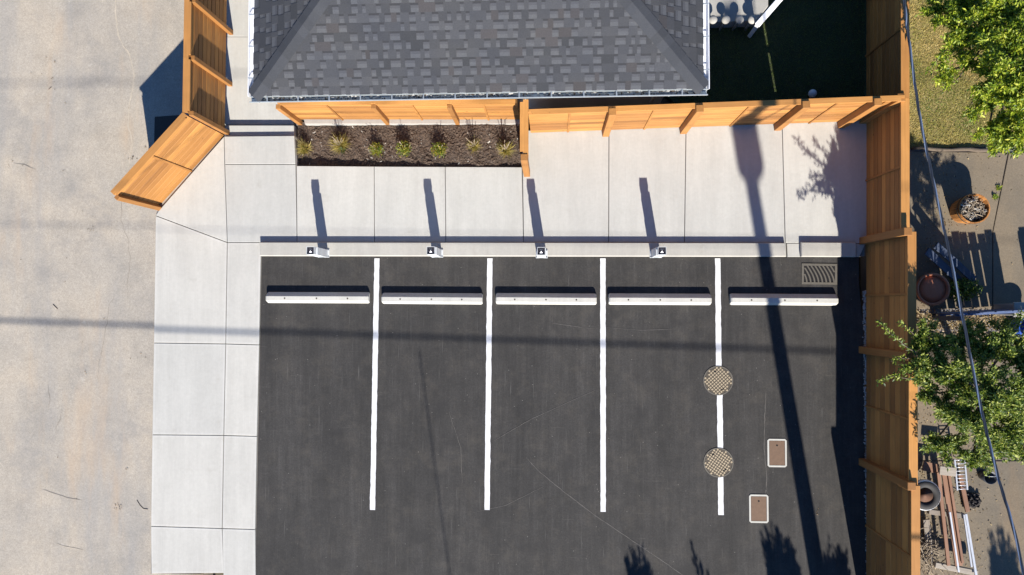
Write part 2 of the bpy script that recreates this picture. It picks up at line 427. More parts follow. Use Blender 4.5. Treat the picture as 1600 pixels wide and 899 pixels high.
def rdir(zmin=-1.0, zmax=1.0):
    z = random.uniform(zmin, zmax); a = random.uniform(0, 2 * math.pi); r = math.sqrt(max(0, 1 - z * z))
    return Vector((r * math.cos(a), r * math.sin(a), z))

def upoly(pxs, z=0.0): return [U(x, y, z) for x, y in pxs]

def ribbon(pxs, w, z, jag=0.0, taper=True):
    """thin flat strip on a horizontal plane along pixel points"""
    pts = []
    for i in range(len(pxs) - 1):
        a, b = Vector(pxs[i]), Vector(pxs[i + 1]); k = max(2, int((b - a).length / 6))
        for j in range(k): pts.append(a.lerp(b, j / k))
    pts.append(Vector(pxs[-1])); P = [U(p.x + random.uniform(-jag, jag), p.y, z) for p in pts]
    bm = bmesh.new(); prev = None; n = len(P)
    for i, p in enumerate(P):
        d = (P[min(i + 1, n - 1)] - P[max(i - 1, 0)]).normalized(); s = Vector((-d.y, d.x, 0))
        ww = w * random.uniform(0.4, 1.3) * (min(1, i / 3 + 0.2, (n - 1 - i) / 3 + 0.2) if taper else 1)
        a, b = bm.verts.new(p + s * ww / 2), bm.verts.new(p - s * ww / 2)
        if prev: bm.faces.new((prev[0], prev[1], b, a))
        prev = (a, b)
    me = mesh_from(bm)
    return me

# ------------------------------------------------------------------ ground, road, parking lot
bm = bmesh.new(); bm_box(bm, -160, 160, -160, 160, -1.2, -0.75)
tag(link('ground', mesh_from(bm), M['ground']), kind='structure')

lw = U(240, 336).x; e_top = U(243, 300); e_bot = U(235, 899)
road = link('road', prism_mesh([(-60, -60), (U(236, 895).x - 0.0 + 1.2, -60), (U(236, 897).x + 1.2, U(236, 897).y), (U(235, 897).x, U(235, 897).y), tuple(U(243, 336).xy), tuple(U(247, 331).xy), tuple(U(344, 218).xy), tuple(U(340, 100).xy), (U(340, 0).x, 60), (-60, 60)], -0.5, -0.02), M['road'])
tag(road, kind='structure')
zc = -0.0175
for k, (pp, w, mt) in enumerate([
    ([(180, -20), (181, 30), (187, 62), (201, 85), (210, 112), (208, 140), (201, 165), (200, 195), (206, 225), (201, 262)], 0.030, 'crackfill'),
    ([(203, 262), (196, 290), (190, 318), (189, 345), (199, 372), (203, 400), (200, 436), (199, 470)], 0.013, 'crack'),
    ([(178, 462), (170, 480), (167, 505), (160, 540), (154, 570), (152, 600)], 0.012, 'crack'),
    ([(66, 765), (85, 771), (105, 778), (128, 782)], 0.016, 'crack'),
    ([(88, 850), (105, 855), (130, 860)], 0.03, 'crackfill'), 
    ([(75, 600), (77, 625), (76, 645)], 0.014, 'crack'), ([(98, 640), (94, 655), (87, 672)], 0.014, 'crack'),
    ([(20, 255), (40, 258), (55, 265)], 0.02, 'crack')]):
    link('crack', ribbon(pp, w, zc + 0.0007 * k, 1.2), M[mt], road)
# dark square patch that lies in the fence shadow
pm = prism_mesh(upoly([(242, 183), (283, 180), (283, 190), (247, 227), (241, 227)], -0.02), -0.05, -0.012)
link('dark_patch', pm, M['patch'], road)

lot = link('parking_lot', prism_mesh([tuple(U(409, 401).xy), tuple(U(1342, 401).xy), tuple(U(1342, 440).xy), tuple(U(1349, 520).xy), tuple(U(1351, 720).xy), tuple(U(1358, 899).xy), (U(1358, 899).x + 0.05, -9.5), (U(399, 899).x, -9.5), tuple(U(399, 899).xy)], -0.5, 0.0), M['asphalt'])
tag(lot, kind='structure')
for k, (pp, w) in enumerate([([(822, 715), (840, 735), (880, 768), (930, 806), (985, 843), (1040, 880), (1075, 905)], 0.014), ([(1197, 612), (1195, 650), (1194, 700), (1198, 745), (1196, 775)], 0.016),
                ([(745, 800), (790, 790), (850, 760)], 0.010), ([(862, 505), (910, 512), (935, 514)], 0.012), ([(948, 512), (1000, 516), (1050, 515)], 0.010),
                ([(770, 690), (830, 655), (930, 610)], 0.010), ([(700, 640), (720, 700), (722, 760)], 0.010)]):
    link('scratch', ribbon(pp, w, 0.0022 + 0.0005 * k, 0.5), M['scratch'], lot)
def paint_line(x0, y0, x1, y1, w=0.118):
    a, b = U(x0, y0, 0.004), U(x1, y1, 0.004); d = (b - a); L_ = d.length; d.normalize(); s = Vector((-d.y, d.x, 0))
    n = max(6, int(L_ / 0.09)); bm = bmesh.new(); prev = None
    for i in range(n + 1):
        p = a + d * (L_ * i / n)
        l, r = bm.verts.new(p + s * (w / 2 + random.gauss(0, 0.0028))), bm.verts.new(p - s * (w / 2 + random.gauss(0, 0.0028)))
        if prev: bm.faces.new((prev[0], prev[1], r, l))
        prev = (l, r)
    return mesh_from(bm)
for seg in ((589, 404, 582, 797), (765.5, 404, 761, 797), (942, 404, 942.5, 800), (1121.5, 404, 1123, 572), (1124.5, 617, 1125.5, 701), (1126, 745, 1126.5, 805)):
    link('stall_line', paint_line(*seg), M['paint'], lot)

# ------------------------------------------------------------------ concrete walk, slab by slab
Zw = 0.022
bedp = [(244, 333), (348, 214), (350, 213.5), (460, 213.5), (464, 259), (816, 261), (833, 208), (1356, 188), (1352, 400), (410, 400), (401, 898), (350, 898), (348, 894), (237, 894)]
walk = link('sidewalk', prism_mesh(upoly(bedp), -0.5, -0.04), M['bed']); tag(walk, kind='structure')
slabs = [
    ([(243, 337), (355, 379), (352.5, 537.5), (240, 536)], 'walk2', -0.3), ([(240, 536), (352.5, 537.5), (349.5, 680.5), (237.5, 679.5)], 'walk2', -0.3),
    ([(237.5, 679.5), (349.5, 680.5), (347, 826), (235.5, 822.5)], 'walk2', -0.3), ([(235.5, 822.5), (347, 826), (350, 896), (236, 897)], 'walk2', -0.3),
    ([(355, 379), (408, 379), (405, 539), (352.5, 537.5)], 'walk2', -0.3), ([(352.5, 537.5), (405, 539), (401.5, 682), (349.5, 680.5)], 'walk2', -0.3),
    ([(349.5, 680.5), (401.5, 682), (399, 827.5), (347, 826)], 'walk2', -0.3), ([(347, 826), (399, 827.5), (400, 960), (350, 960)], 'walk2', -0.3),
    ([(350, 213), (351, 257), (355, 379), (243, 337), (247, 330)], 'walk', -0.3),
    ([(350, 213), (460, 212), (462, 257), (351, 257)], 'walk', -0.5), ([(351, 257), (462, 257), (464, 379), (355, 379)], 'walk', -0.45),
    ([(463, 259), (584.5, 260), (585, 379), (464, 379)], 'walk', -0.4), ([(584.5, 260), (695.5, 260.5), (696.5, 379), (585, 379)], 'walk', -0.4),
    ([(695.5, 260.5), (815.5, 261), (818, 379), (696.5, 379)], 'walk', -0.4), ([(815.5, 204), (951.5, 199), (951, 379), (818, 379)], 'walk', -0.4),
    ([(951.5, 199), (1072, 194), (1069.5, 379.5), (951, 379)], 'walk', -0.4), ([(1072, 194), (1222, 188), (1227, 380), (1069.5, 379.5)], 'walk', -0.4),
    ([(1222, 188), (1360, 184), (1355, 381), (1227, 380)], 'walk', -0.4), ([(1229, 380), (1251, 380), (1251, 402), (1230, 402)], 'walk2', -0.3),
    ([(1337, 381), (1353, 381), (1343, 402), (1338, 402)], 'walk2', -0.3)]
for pp, mt, zb in slabs:
    o = link('slab', prism_mesh(inset(upoly(pp, Zw), 0.0068), zb, Zw, 0.006), M[mt], walk)
    if mt == 'walk2' and len(pp) == 4 and pp[0][0] < 400:
        bm = bmesh.new(); bm.from_mesh(o.data); bm.faces.ensure_lookup_table()
        tf = max(bm.faces, key=lambda f: f.calc_area() * (1 if f.normal.z > 0.99 else 0))
        r_ = bmesh.ops.inset_region(bm, faces=[tf], thickness=0.055, depth=0.0)
        for f in r_['faces']: f.material_index = 1
        bm.to_mesh(o.data); bm.free(); o.data.materials.append(M['walk_border'])
# two low steps down to the passage beside the house
link('step', prism_mesh(inset(upoly([(352, 196), (459, 196), (460, 213), (350, 214)], -0.06), 0.002), -0.5, -0.055, 0.008), M['walk'], walk)
passage = link('passage_walk', prism_mesh(upoly([(352, -260), (470, -260), (470, 190), (460, 196), (351, 196)], -0.2), -0.6, -0.24), M['bed']); tag(passage, kind='structure')
for y0, y1 in ((196, 58), (58, -85), (-85, -230)):
    link('slab', prism_mesh(inset(upoly([(345, y1), (462, y1), (459, y0), (350, y0)], -0.175), 0.006), -0.4, -0.155, 0.006), M['walk'], passage)

# kerbs (raised, at the head of the stalls)
def kerb(pxs, z=0.118):
    return tag(link('kerb', prism_mesh(upoly(pxs, z), -0.4, z, 0.014), M['kerb']), kind='structure')
kerb([(405, 378.5), (1228, 379.5), (1229, 401.0), (406, 400.0)])
kerb([(1252, 378.5), (1338, 379), (1338, 401.5), (1252.5, 401.0)])

# ------------------------------------------------------------------ planting bed
def soil_z(p):
    a = (p.x - U(463, 230).x) / (U(815, 230).x - U(463, 230).x); b = (p.y - U(600, 260).y) / (U(600, 195).y - U(600, 260).y)
    return -0.115 + 0.085 * min(1, a * 1.3) - 0.05 * b * (1 - a) + 0.02 * math.sin(p.x * 5.1) * math.cos(p.y * 7.0) + 0.012 * math.sin(p.x * 17 + p.y * 11)
bm = bmesh.new(); NX, NY = 110, 24; grid = []
for j in range(NY + 1):
    row = []
    for i in range(NX + 1):
        p = U(461 + (819 - 461) * i / NX, 262 + (188 - 262) * j / NY); p.z = soil_z(p) + random.uniform(-0.012, 0.012)
        row.append(bm.verts.new(p))
    grid.append(row)
for j in range(NY):
    for i in range(NX): bm.faces.new((grid[j][i], grid[j][i + 1], grid[j + 1][i + 1], grid[j + 1][i]))
bed = link('planting_bed', mesh_from(bm), M['soil']); tag(bed, kind='structure')
def chips(name, n, pxbox, zf, mats, smin, smax, lift=0.006):
    bm = bmesh.new()
    for _ in range(n):
        p = U(random.uniform(pxbox[0], pxbox[2]), random.uniform(pxbox[1], pxbox[3])); p.z = zf(p) + lift
        l, w, h = random.uniform(smin, smax), random.uniform(smin, smax) * 0.4, random.uniform(0.004, 0.012)
        m4 = Matrix.Translation(p) @ Matrix.Rotation(random.uniform(0, 6.28), 4, 'Z') @ Matrix.Rotation(random.uniform(-0.5, 0.5), 4, 'X') @ Matrix.Rotation(random.uniform(-0.4, 0.4), 4, 'Y')
        bm_box(bm, -l / 2, l / 2, -w / 2, w / 2, -h / 2, h / 2, random.choices(range(len(mats)), [70] + [1] * (len(mats) - 1))[0], m4)
    return link(name, mesh_from(bm), [M[x] for x in mats])
mul = chips('bark_mulch', 3800, (466, 194, 812, 258), soil_z, ['chip', 'chip_pale'], 0.02, 0.075)
tag(mul, 'dark bark mulch chips covering the planting bed', 'mulch', kind='stuff')

# ------------------------------------------------------------------ cedar fences
_bc = {}
def board_mesh(L_, hgt, th=0.022):
    k = (round(L_, 3), round(hgt, 3))
    if k not in _bc:
        bm = bmesh.new(); ch = 0.007
        prof = [(0, 0), (th - ch, 0), (th, ch), (th, hgt - ch), (th - ch, hgt), (0, hgt)]
        a = [bm.verts.new((0, y, z)) for y, z in prof]; b = [bm.verts.new((L_, y, z)) for y, z in prof]
        bm.faces.new(a); bm.faces.new(b[::-1])
        for i in range(6): bm.faces.new((a[i], a[(i + 1) % 6], b[(i + 1) % 6], b[i]))
        me = mesh_from(bm); me.materials.append(M['cedar']); _bc[k] = me
    return _bc[k]

def fence(label, p0, p1, h, z0, flip, posts, nb=9, post_top=0.05, end_posts=(True, True), hs=None, gap=0.03, cap_w=(-0.075, 0.085), rails=True, pw=0.10, batten=True, slot=None):
    """horizontal-board fence from p0 to p1; the posts stand on the left of p0->p1 (flip: on the right).
    posts: distances along the fence, hs: fence height for each bay"""
    d = Vector((p1.x - p0.x, p1.y - p0.y, 0)); L_ = d.length; rz = math.atan2(d.y, d.x)
    f = empty('cedar_fence', (p0.x, p0.y, z0), rz)
    tag(f, label, 'fence')
    s = -1 if flip else 1
    n = len(posts) - 1
    hs = hs or [h] * n
    def sided(me_fn, *a): return me_fn(*a)
    for i, x in enumerate(posts):
        ph = max(hs[max(0, i - 1)], hs[min(i, n - 1)]) + post_top
        if (i == 0 and not end_posts[0]) or (i == len(posts) - 1 and not end_posts[1]): continue
        y0, y1 = (0.024, 0.024 + pw) if s > 0 else (-0.024 - pw, -0.024)
        link('post', box_mesh(x - pw / 2, x + pw / 2, min(y0, y1), max(y0, y1), -0.1, ph, 0.006), M['cedar_z'], f)
    for i in range(n):
        a, b, hb = posts[i], posts[i + 1], hs[i]
        bh = (hb - 0.035 - gap) / nb
        mid = (a + b) / 2
        for (u, v) in (((a, mid), (mid, b)) if batten else ((a, b),)):
            if slot and i in slot and u == a: u = a + pw / 2 + slot[i]
            me = board_mesh(v - u - 0.006, bh - 0.010)
            link('light_block', box_mesh(u + 0.001, v - 0.001, *((-0.0028, -0.0018) if s > 0 else (0.0018, 0.0028)), gap, hb - 0.036), M['groove_shade'], f)  # added dark sheet, stops light through the gaps so the grooves read dark
            for k in range(nb):
                o = link('board', me, None, f)
                if s > 0: o.location = (u + 0.003, random.uniform(0.0, 0.0025), gap + 0.005 + k * bh)
                else: o.location = (v - 0.003, random.uniform(-0.0025, 0.0), gap + 0.005 + k * bh); o.rotation_euler = (0, 0, math.pi)
        y0, y1 = (0.0236, 0.045) if s > 0 else (-0.045, -0.0236)
        if batten: link('batten', box_mesh(mid - 0.022, mid + 0.022, y0, y1, gap, hb - 0.04, 0.003), M['cedar_z'], f)
        # back rails and the cap board
        if rails:
            for zr in (0.3, hb * 0.55, hb - 0.22):
                yy0, yy1 = (-0.043, -0.0035) if s > 0 else (0.0035, 0.043)
                link('rail', box_mesh(a, b - 0.004, yy0, yy1, zr, zr + 0.085), M['cedar_x'], f)
        c0, c1 = cap_w if s > 0 else (-cap_w[1], -cap_w[0])
        ins0 = pw / 2 + 0.002 if post_top > 0 and not (i == 0 and not end_posts[0]) else 0.0
        # the cap is notched round the posts: one strip behind them, one between them
        yb = 0.022 if s > 0 else -0.022
        lo, hi = (c0, yb) if s > 0 else (yb, c1)
        bm = bmesh.new()
        bm_box(bm, a, b - 0.003, lo, hi, hb - 0.034, hb)
        lo2, hi2 = (yb, c1) if s > 0 else (c0, yb)
        bm_box(bm, a + pw / 2 + 0.002, b - pw / 2 - 0.002, lo2, hi2, hb - 0.034, hb)
        link('cap_rail', mesh_from(bm), M['cedar_x'], f)
    return f, L_

def along(p0, p1, pxs, z=0.0):
    """distances along p0->p1 of pixel points on the ground"""
    d = (p1 - p0); d.z = 0; d.normalize()
    return [(U(x, y, z) - p0).dot(d) for x, y in pxs]

# right-hand fence, three height steps
a, b = U(1355, -200, 0), U(1354.5, 930, 0)
pr = along(a, b, [(1355, -190), (1355, -12), (1355, 189), (1352, 377), (1351, 547), (1353, 722), (1356, 921)])
right_fence, _ = fence('long cedar board fence with stepped top along the right edge of the parking lot', a, b, 1.62, 0.0, True, pr, nb=9, hs=[1.62, 1.62, 1.62, 1.86, 1.90, 1.98], pw=0.15, gap=0.004)
# north fence behind the walk
a, b = U(826, 207, 0.0), U(1353, 188, 0.0)
pn = along(a, b, [(829, 207), (946, 203), (1067, 199), (1214, 193), (1313, 190), (1352, 188)])
fence('cedar board fence with five posts between concrete walk and shaded back yard', a, b, 1.68, 0.0, True, pn, nb=9, end_posts=(False, False), pw=0.145, cap_w=(-0.03, 0.075), slot={3: 0.035})
# wing that closes the planting bed
a, b = U(823.5, 277, 0), U(823.5, 184, 0)
Lw = (b - a).length
wing, _ = fence('short cedar wing fence standing end on at the right end of planting bed', a, b, 1.68, 0.0, False, [0.145, Lw - 0.1], nb=9, end_posts=(False, False), post_top=-0.01, cap_w=(-0.085, 0.085))
link('post', box_mesh(0.0, 0.142, -0.07, 0.07, -0.1, 1.70, 0.008), M['cedar_z'], wing)
# fence behind the planting bed, below the eave
zb = -0.12
a, b = U(466, 188, zb), U(816, 188, zb)
pb = along(a, b, [(470, 188), (607, 188), (716, 188), (813, 188)], zb)
bedf, _ = fence('cedar board fence under the roof edge behind the planting bed', a, b, 1.25, zb + 0.12, True, pb, nb=7, post_top=-0.05, gap=0.01, end_posts=(True, False), cap_w=(-0.06, 0.05))
# pale cap strips on its back
for u, v in ((pb[0] + 0.15, pb[1] - 0.12), (pb[1] + 0.1, pb[2] - 0.06), (pb[2] + 0.05, pb[3] - 0.1)):
    link('cap_strip', box_mesh(u, v, 0.085, 0.17, 1.215, 1.243, 0.004), M['pale_cap'], bedf)
for o in bedf.children: pass
footing = link('concrete_footing', prism_mesh(upoly([(474, 184.5), (816, 184.5), (816, 194), (476, 194)], 0.0), -0.6, -0.005, 0.01), M['footing'])
tag(footing, 'low pale concrete footing under the fence behind the planting bed', 'footing')
# left fence along the alley and its angled end
zl = -0.06
corner = U(351, 210, zl)
a, b = U(357, -190, zl), corner
pl = along(a, b, [(357, -185), (357, -112), (357, -32), (357, 49), (356, 130), (352, 208)], zl)
fence('cedar board fence between alley and side passage of the house, left of the roof', a, b, 1.66, zl, False, pl, nb=9, post_top=-0.045, end_posts=(True, True), cap_w=(-0.09, 0.06), batten=False)
a2, b2 = corner.copy(), U(246, 325, zl)
L2 = (b2 - a2).length
fence('angled cedar fence end panel jutting out over the alley', a2, b2, 1.66, zl, False, [0.02, L2 - 0.05], nb=9, post_top=-0.045, end_posts=(False, True), cap_w=(-0.09, 0.06))

# ------------------------------------------------------------------ house
ZE = 2.55; PITCH = 0.43
swc, sec = U(396, 145, ZE), U(1099, 143.5, ZE)
hx0, hx1, hy0 = swc.x, sec.x, (swc.y + sec.y) / 2
HW = hx1 - hx0; HD = 10.5
house = empty('house', ((hx0 + hx1) / 2, hy0 + HD / 2, -0.2))
tag(house, 'house with grey shingled hip roof and white gutters behind the planting bed', 'house')
ho = house.location
def hl(x, y, z): return Vector((x - ho.x, y - ho.y, z - ho.z))          # world -> house local
OV = 0.42
# walls and soffit
for nm, (x0, x1, y0, y1) in {'s': (hx0 + OV, hx1 - OV, hy0 + OV, hy0 + OV + 0.15), 'n': (hx0 + OV, hx1 - OV, hy0 + HD - OV - 0.15, hy0 + HD - OV),
                             'w': (hx0 + OV, hx0 + OV + 0.15, hy0 + OV + 0.152, hy0 + HD - OV - 0.152), 'e': (hx1 - OV - 0.15, hx1 - OV, hy0 + OV + 0.152, hy0 + HD - OV - 0.152)}.items():
    p, q = hl(x0, y0, -0.5), hl(x1, y1, ZE - 0.12)
    link('wall', box_mesh(p.x, q.x, p.y, q.y, p.z, q.z), M['wall'], house)
for wx in (-2.2, 0.2, 2.4):
    wdw = link('window', box_mesh(wx - 0.5, wx + 0.5, -HD / 2 + OV - 0.03, -HD / 2 + OV - 0.004, 1.3, 2.2, 0.01), M['white_metal'], house)
    link('pane', box_mesh(wx - 0.43, wx + 0.43, -HD / 2 + OV - 0.036, -HD / 2 + OV - 0.031, 1.37, 2.13), M['glass'], wdw)
p, q = hl(hx0 + 0.03, hy0 + 0.03, ZE - 0.115), hl(hx1 - 0.03, hy0 + HD - 0.03, ZE - 0.10)
link('soffit', box_mesh(p.x, q.x, p.y, q.y, p.z, q.z), M['wall'], house)
# roof: four slopes made of saw-tooth courses
sl = math.sqrt(1 + PITCH ** 2); EXPO = 0.158
half = HW / 2
ncourse = int(half * sl / EXPO)
def slope_frame(side):
    """origin at the eave's middle, unit vectors along the eave and up the slope (plan), half length"""
    cx, cy = (hx0 + hx1) / 2, hy0 + HD / 2
    if side == 's': return Vector((cx, hy0, ZE)), Vector((1, 0, 0)), Vector((0, 1, 0)), HW / 2
    if side == 'n': return Vector((cx, hy0 + HD, ZE)), Vector((-1, 0, 0)), Vector((0, -1, 0)), HW / 2
    if side == 'w': return Vector((hx0, cy, ZE)), Vector((0, -1, 0)), Vector((1, 0, 0)), HD / 2
    return Vector((hx1, cy, ZE)), Vector((0, 1, 0)), Vector((-1, 0, 0)), HD / 2
bm = bmesh.new()
for side in 'snwe':
    O, ax, up, hlf = slope_frame(side)
    nrm = (up * -PITCH + Vector((0, 0, 1))).normalized()
    for i in range(ncourse + 1):
        d0 = i * EXPO / sl; d1 = min((i + 1) * EXPO / sl, half)
        if d0 >= half: break
        def P(u, d, lift): return O + ax * u + up * d + Vector((0, 0, d * PITCH)) + nrm * lift - ho
        a0, a1 = hlf - d0, hlf - d1
        dm = d0 + (d1 - d0) * 0.44; am = hlf - dm; dn = d0 + (d1 - d0) * 0.74; an = hlf - dn
        v = [bm.verts.new(P(-a0, d0, 0.007)), bm.verts.new(P(a0, d0, 0.007)), bm.verts.new(P(a1, d1, 0.0)), bm.verts.new(P(-a1, d1, 0.0))]
        vm = [bm.verts.new(P(-am, dm, 0.003)), bm.verts.new(P(am, dm, 0.003))]
        vn = [bm.verts.new(P(-an, dn, 0.002)), bm.verts.new(P(an, dn, 0.002))]
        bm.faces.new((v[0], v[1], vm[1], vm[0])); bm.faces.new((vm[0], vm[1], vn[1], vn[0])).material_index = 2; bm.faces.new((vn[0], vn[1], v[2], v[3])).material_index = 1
        w0 = [bm.verts.new(P(-a0, d0, -0.01)), bm.verts.new(P(a0, d0, -0.01))]
        bm.faces.new((w0[0], w0[1], v[1], v[0]))
me = bpy.data.meshes.new('roof'); bm.to_mesh(me); bm.free()
roof = link('roof', me, [M['shingle_base'], M['shingle_band'], M['shingle_mid']], house)
# shingle tabs
tabs = []
for side in 'swe':
    O, ax, up, hlf = slope_frame(side)
    nrm = (up * -PITCH + Vector((0, 0, 1))).normalized(); us = (up + Vector((0, 0, PITCH))).normalized()
    for i in range(ncourse):
        d = i * EXPO / sl; lim = hlf - d - 0.17
        u = -lim + random.uniform(0, 0.12)
        while u < lim - 0.08:
            w = random.choice((0.08, 0.10, 0.13, 0.16, 0.19, 0.23, 0.30)); w = min(w, lim - u)
            if w > 0.05: tabs.append((side, i, u + w / 2, w, O + ax * (u + w / 2) + up * d + Vector((0, 0, d * PITCH)), ax, us, nrm))
            u += w + random.choice((0.07, 0.09, 0.12, 0.15, 0.19))
cm = cam.location
# the three hundred that show largest: south slope, inside the frame
def frame_xy(p):
    q = CAM_Q.inverted() @ (p - cm); return (800 + F * q.x / -q.z, 449.5 - F * q.y / -q.z)
ins_, out_ = [], []
for t in tabs:
    x, y = frame_xy(t[4])
    (ins_ if (t[0] == 's' and y > -8) else out_).append(t)
ins_.sort(key=lambda t: (-t[3]))
single, rest = ins_[:300], ins_[300:] + out_
_tc = {}
def tab_verts(w, th=0.0065): return [(-w / 2, -0.004, 0.004), (w / 2, -0.004, 0.004), (w / 2, -0.004, 0.007 + th), (-w / 2, -0.004, 0.007 + th), (-w / 2, EXPO - 0.002, 0.0005), (w / 2, EXPO - 0.002, 0.0005), (w / 2, EXPO - 0.002, th), (-w / 2, EXPO - 0.002, th)]
TF = [(0, 1, 2, 3), (3, 2, 6, 7), (0, 3, 7, 4), (1, 5, 6, 2), (4, 7, 6, 5)]
for t in single:
    mi = random.choices(range(5), [3, 5, 4.5, 2, 2.2])[0]; wk = round(t[3], 2)
    if (wk, mi) not in _tc:
        me = bpy.data.meshes.new('shingle'); me.from_pydata(tab_verts(wk), [], TF); me.materials.append(SH[mi]); _tc[(wk, mi)] = me
    o = bpy.data.objects.new('shingle', _tc[(wk, mi)]); C.objects.link(o); o.parent = roof
    R = Matrix((t[5], t[6], t[7])).transposed()
    o.matrix_local = Matrix.Translation(t[4] - ho) @ R.to_4x4()
vs, fs, mis = [], [], []
for t in rest:
    R = Matrix((t[5], t[6], t[7])).transposed(); i = len(vs); mi = random.choices(range(5), [3, 5, 4.5, 2, 2.2])[0]
    vs += [tuple(R @ Vector(v) + t[4] - ho) for v in tab_verts(t[3])]
    for f in TF: fs.append(tuple(i + k for k in f)); mis.append(mi)
me = bpy.data.meshes.new('shingle_field'); me.from_pydata(vs, [], fs)
for m_ in SH: me.materials.append(m_)
me.polygons.foreach_set('material_index', mis); me.update()
tag(link('shingle_field', me, None, roof), kind='stuff')
# hip caps: overlapping folded shingles
hip_len = half
for cx, sx in ((hx0, 1), (hx1, -1)):
    dirv = Vector((sx, 1, PITCH)).normalized(); step = 0.17
    nh = int(3.6 / step)
    bm = bmesh.new()
    ns = Vector((0, -PITCH, 1)).normalized(); nw = Vector((-sx * PITCH, 0, 1)).normalized()
    # wings lie on the two slopes, square to the hip
    ws = (Vector((sx, 0, 0)) - dirv * Vector((sx, 0, 0)).dot(dirv)).normalized(); ww = (Vector((0, 1, 0)) - dirv * Vector((0, 1, 0)).dot(dirv)).normalized()
    W = 0.165; Lc = 0.34
    prof = []
    for yy, lift in ((0.0, 0.026), (Lc, 0.012)):
        c = dirv * yy
        prof.append([c + ws * W + ns * lift, c + Vector((0, 0, lift * 1.1)), c + ww * W + nw * lift])
    lowp = [prof[0][0] - ns * 0.02, prof[0][1] - Vector((0, 0, 0.02)), prof[0][2] - nw * 0.02]
    V = [bm.verts.new(x) for r in prof for x in r] + [bm.verts.new(x) for x in lowp]
    for f in ((0, 1, 4, 3), (1, 2, 5, 4), (6, 7, 1, 0), (7, 8, 2, 1)): bm.faces.new([V[k] for k in f])
    me = mesh_from(bm); me.materials.append(M['hipcap'])
    for k in range(nh):
        o = link('hip_cap', me, None, roof); o.location = Vector((cx, hy0, ZE)) + dirv * (k * step - 0.02) - ho
# gutters: open troughs with hangers
def gutter(p0, p1, outward, mat, hang, debris=0):
    d = (p1 - p0); L_ = d.length; d.normalize(); o3 = outward
    w, hgt, th = 0.115, 0.105, 0.006
    prof = [(0.0, 0.0), (0.0, -hgt), (w * 0.75, -hgt), (w, -0.035), (w, 0.0), (w - 0.016, 0.0), (w - 0.016, -0.008), (w - th, -0.012), (w - th, -0.035), (w * 0.75 - th, -hgt + th), (th, -hgt + th), (th, 0.0)]
    bm = bmesh.new()
    A = [bm.verts.new(p0 + o3 * x + Vector((0, 0, z))) for x, z in prof]; B = [bm.verts.new(p1 + o3 * x + Vector((0, 0, z))) for x, z in prof]
    n = len(prof)
    for i in range(n): bm.faces.new((A[i], A[(i + 1) % n], B[(i + 1) % n], B[i]))
    bm.faces.new(A); bm.faces.new(B[::-1])
    g = link('gutter', mesh_from(bm), mat, house)
    x = 0.35
    while x < L_:
        c = p0 + d * x; bm = bmesh.new()
        rot = Matrix((d, o3, Vector((0, 0, 1)))).transposed().to_4x4()
        bm_box(bm, -0.012, 0.012, 0.002, w - 0.008, -0.004, 0.003, 0, Matrix.Translation(c) @ rot)
        link('hanger', mesh_from(bm), M['galv'], g); x += hang
    if debris:
        bm = bmesh.new(); u = 0.5
        for _ in range(debris):
            u = random.uniform(0.3, L_ - 0.2); dens = 0.5 + 0.5 * math.sin(u * 3.1) * math.sin(u * 1.3 + 1)
            if random.random() > dens + 0.25: continue
            c = p0 + d * u + o3 * random.uniform(0.015, w - 0.03) + Vector((0, 0, -hgt + 0.02 + random.uniform(0, 0.045)))
            r = random.uniform(0.008, 0.022)
            m4 = Matrix.Translation(c) @ Matrix.Rotation(random.uniform(0, 6.28), 4, 'Z') @ Matrix.Rotation(random.uniform(-1, 1), 4, 'X')
            bm_box(bm, -r, r, -r * 0.6, r * 0.6, -r * 0.3, r * 0.3, random.choice((0, 0, 1, 1, 2)), m4)
        tag(link('gutter_debris', mesh_from(bm), [M['chip_pale'], M['gravel'], M['chip']], g), kind='stuff')
gz = ZE - 0.012
gutter(Vector((hx0 - 0.085, hy0 - 0.0, gz)) - ho + Vector((0, -0.005, 0)), Vector((hx1 + 0.085, hy0, gz)) - ho + Vector((0, -0.005, 0)), Vector((0, -1, 0)), M['galv'], 0.605, 1500)
gutter(Vector((hx0 - 0.004, hy0 - 0.0, gz)) - ho, Vector((hx0 - 0.004, hy0 + HD, gz)) - ho, Vector((-1, 0, 0)), M['white_metal'], 0.62)
gutter(Vector((hx1 + 0.004, hy0 - 0.0, gz)) - ho, Vector((hx1 + 0.004, hy0 + HD, gz)) - ho, Vector((1, 0, 0)), M['white_metal'], 0.62)
for (x0, x1, y0, y1) in ((hx0, hx1, hy0 + 0.003, hy0 + 0.024), (hx0 + 0.003, hx0 + 0.024, hy0 + 0.03, hy0 + HD), (hx1 - 0.024, hx1 - 0.003, hy0 + 0.03, hy0 + HD)):
    p, q = hl(x0, y0, ZE - 0.17), hl(x1, y1, ZE - 0.005); link('fascia', box_mesh(p.x, q.x, p.y, q.y, p.z, q.z), M['white_metal'], house)
dp = hl(hx1 - 0.55, hy0 - 0.05, ZE - 0.11)
link('downpipe', tube_mesh([dp, dp + Vector((0, 0.05, -0.12)), dp + Vector((-0.12, 0.33, -0.3)), dp + Vector((-0.12, 0.42, -2.3))], 0.035, 10), M['white_metal'], house)

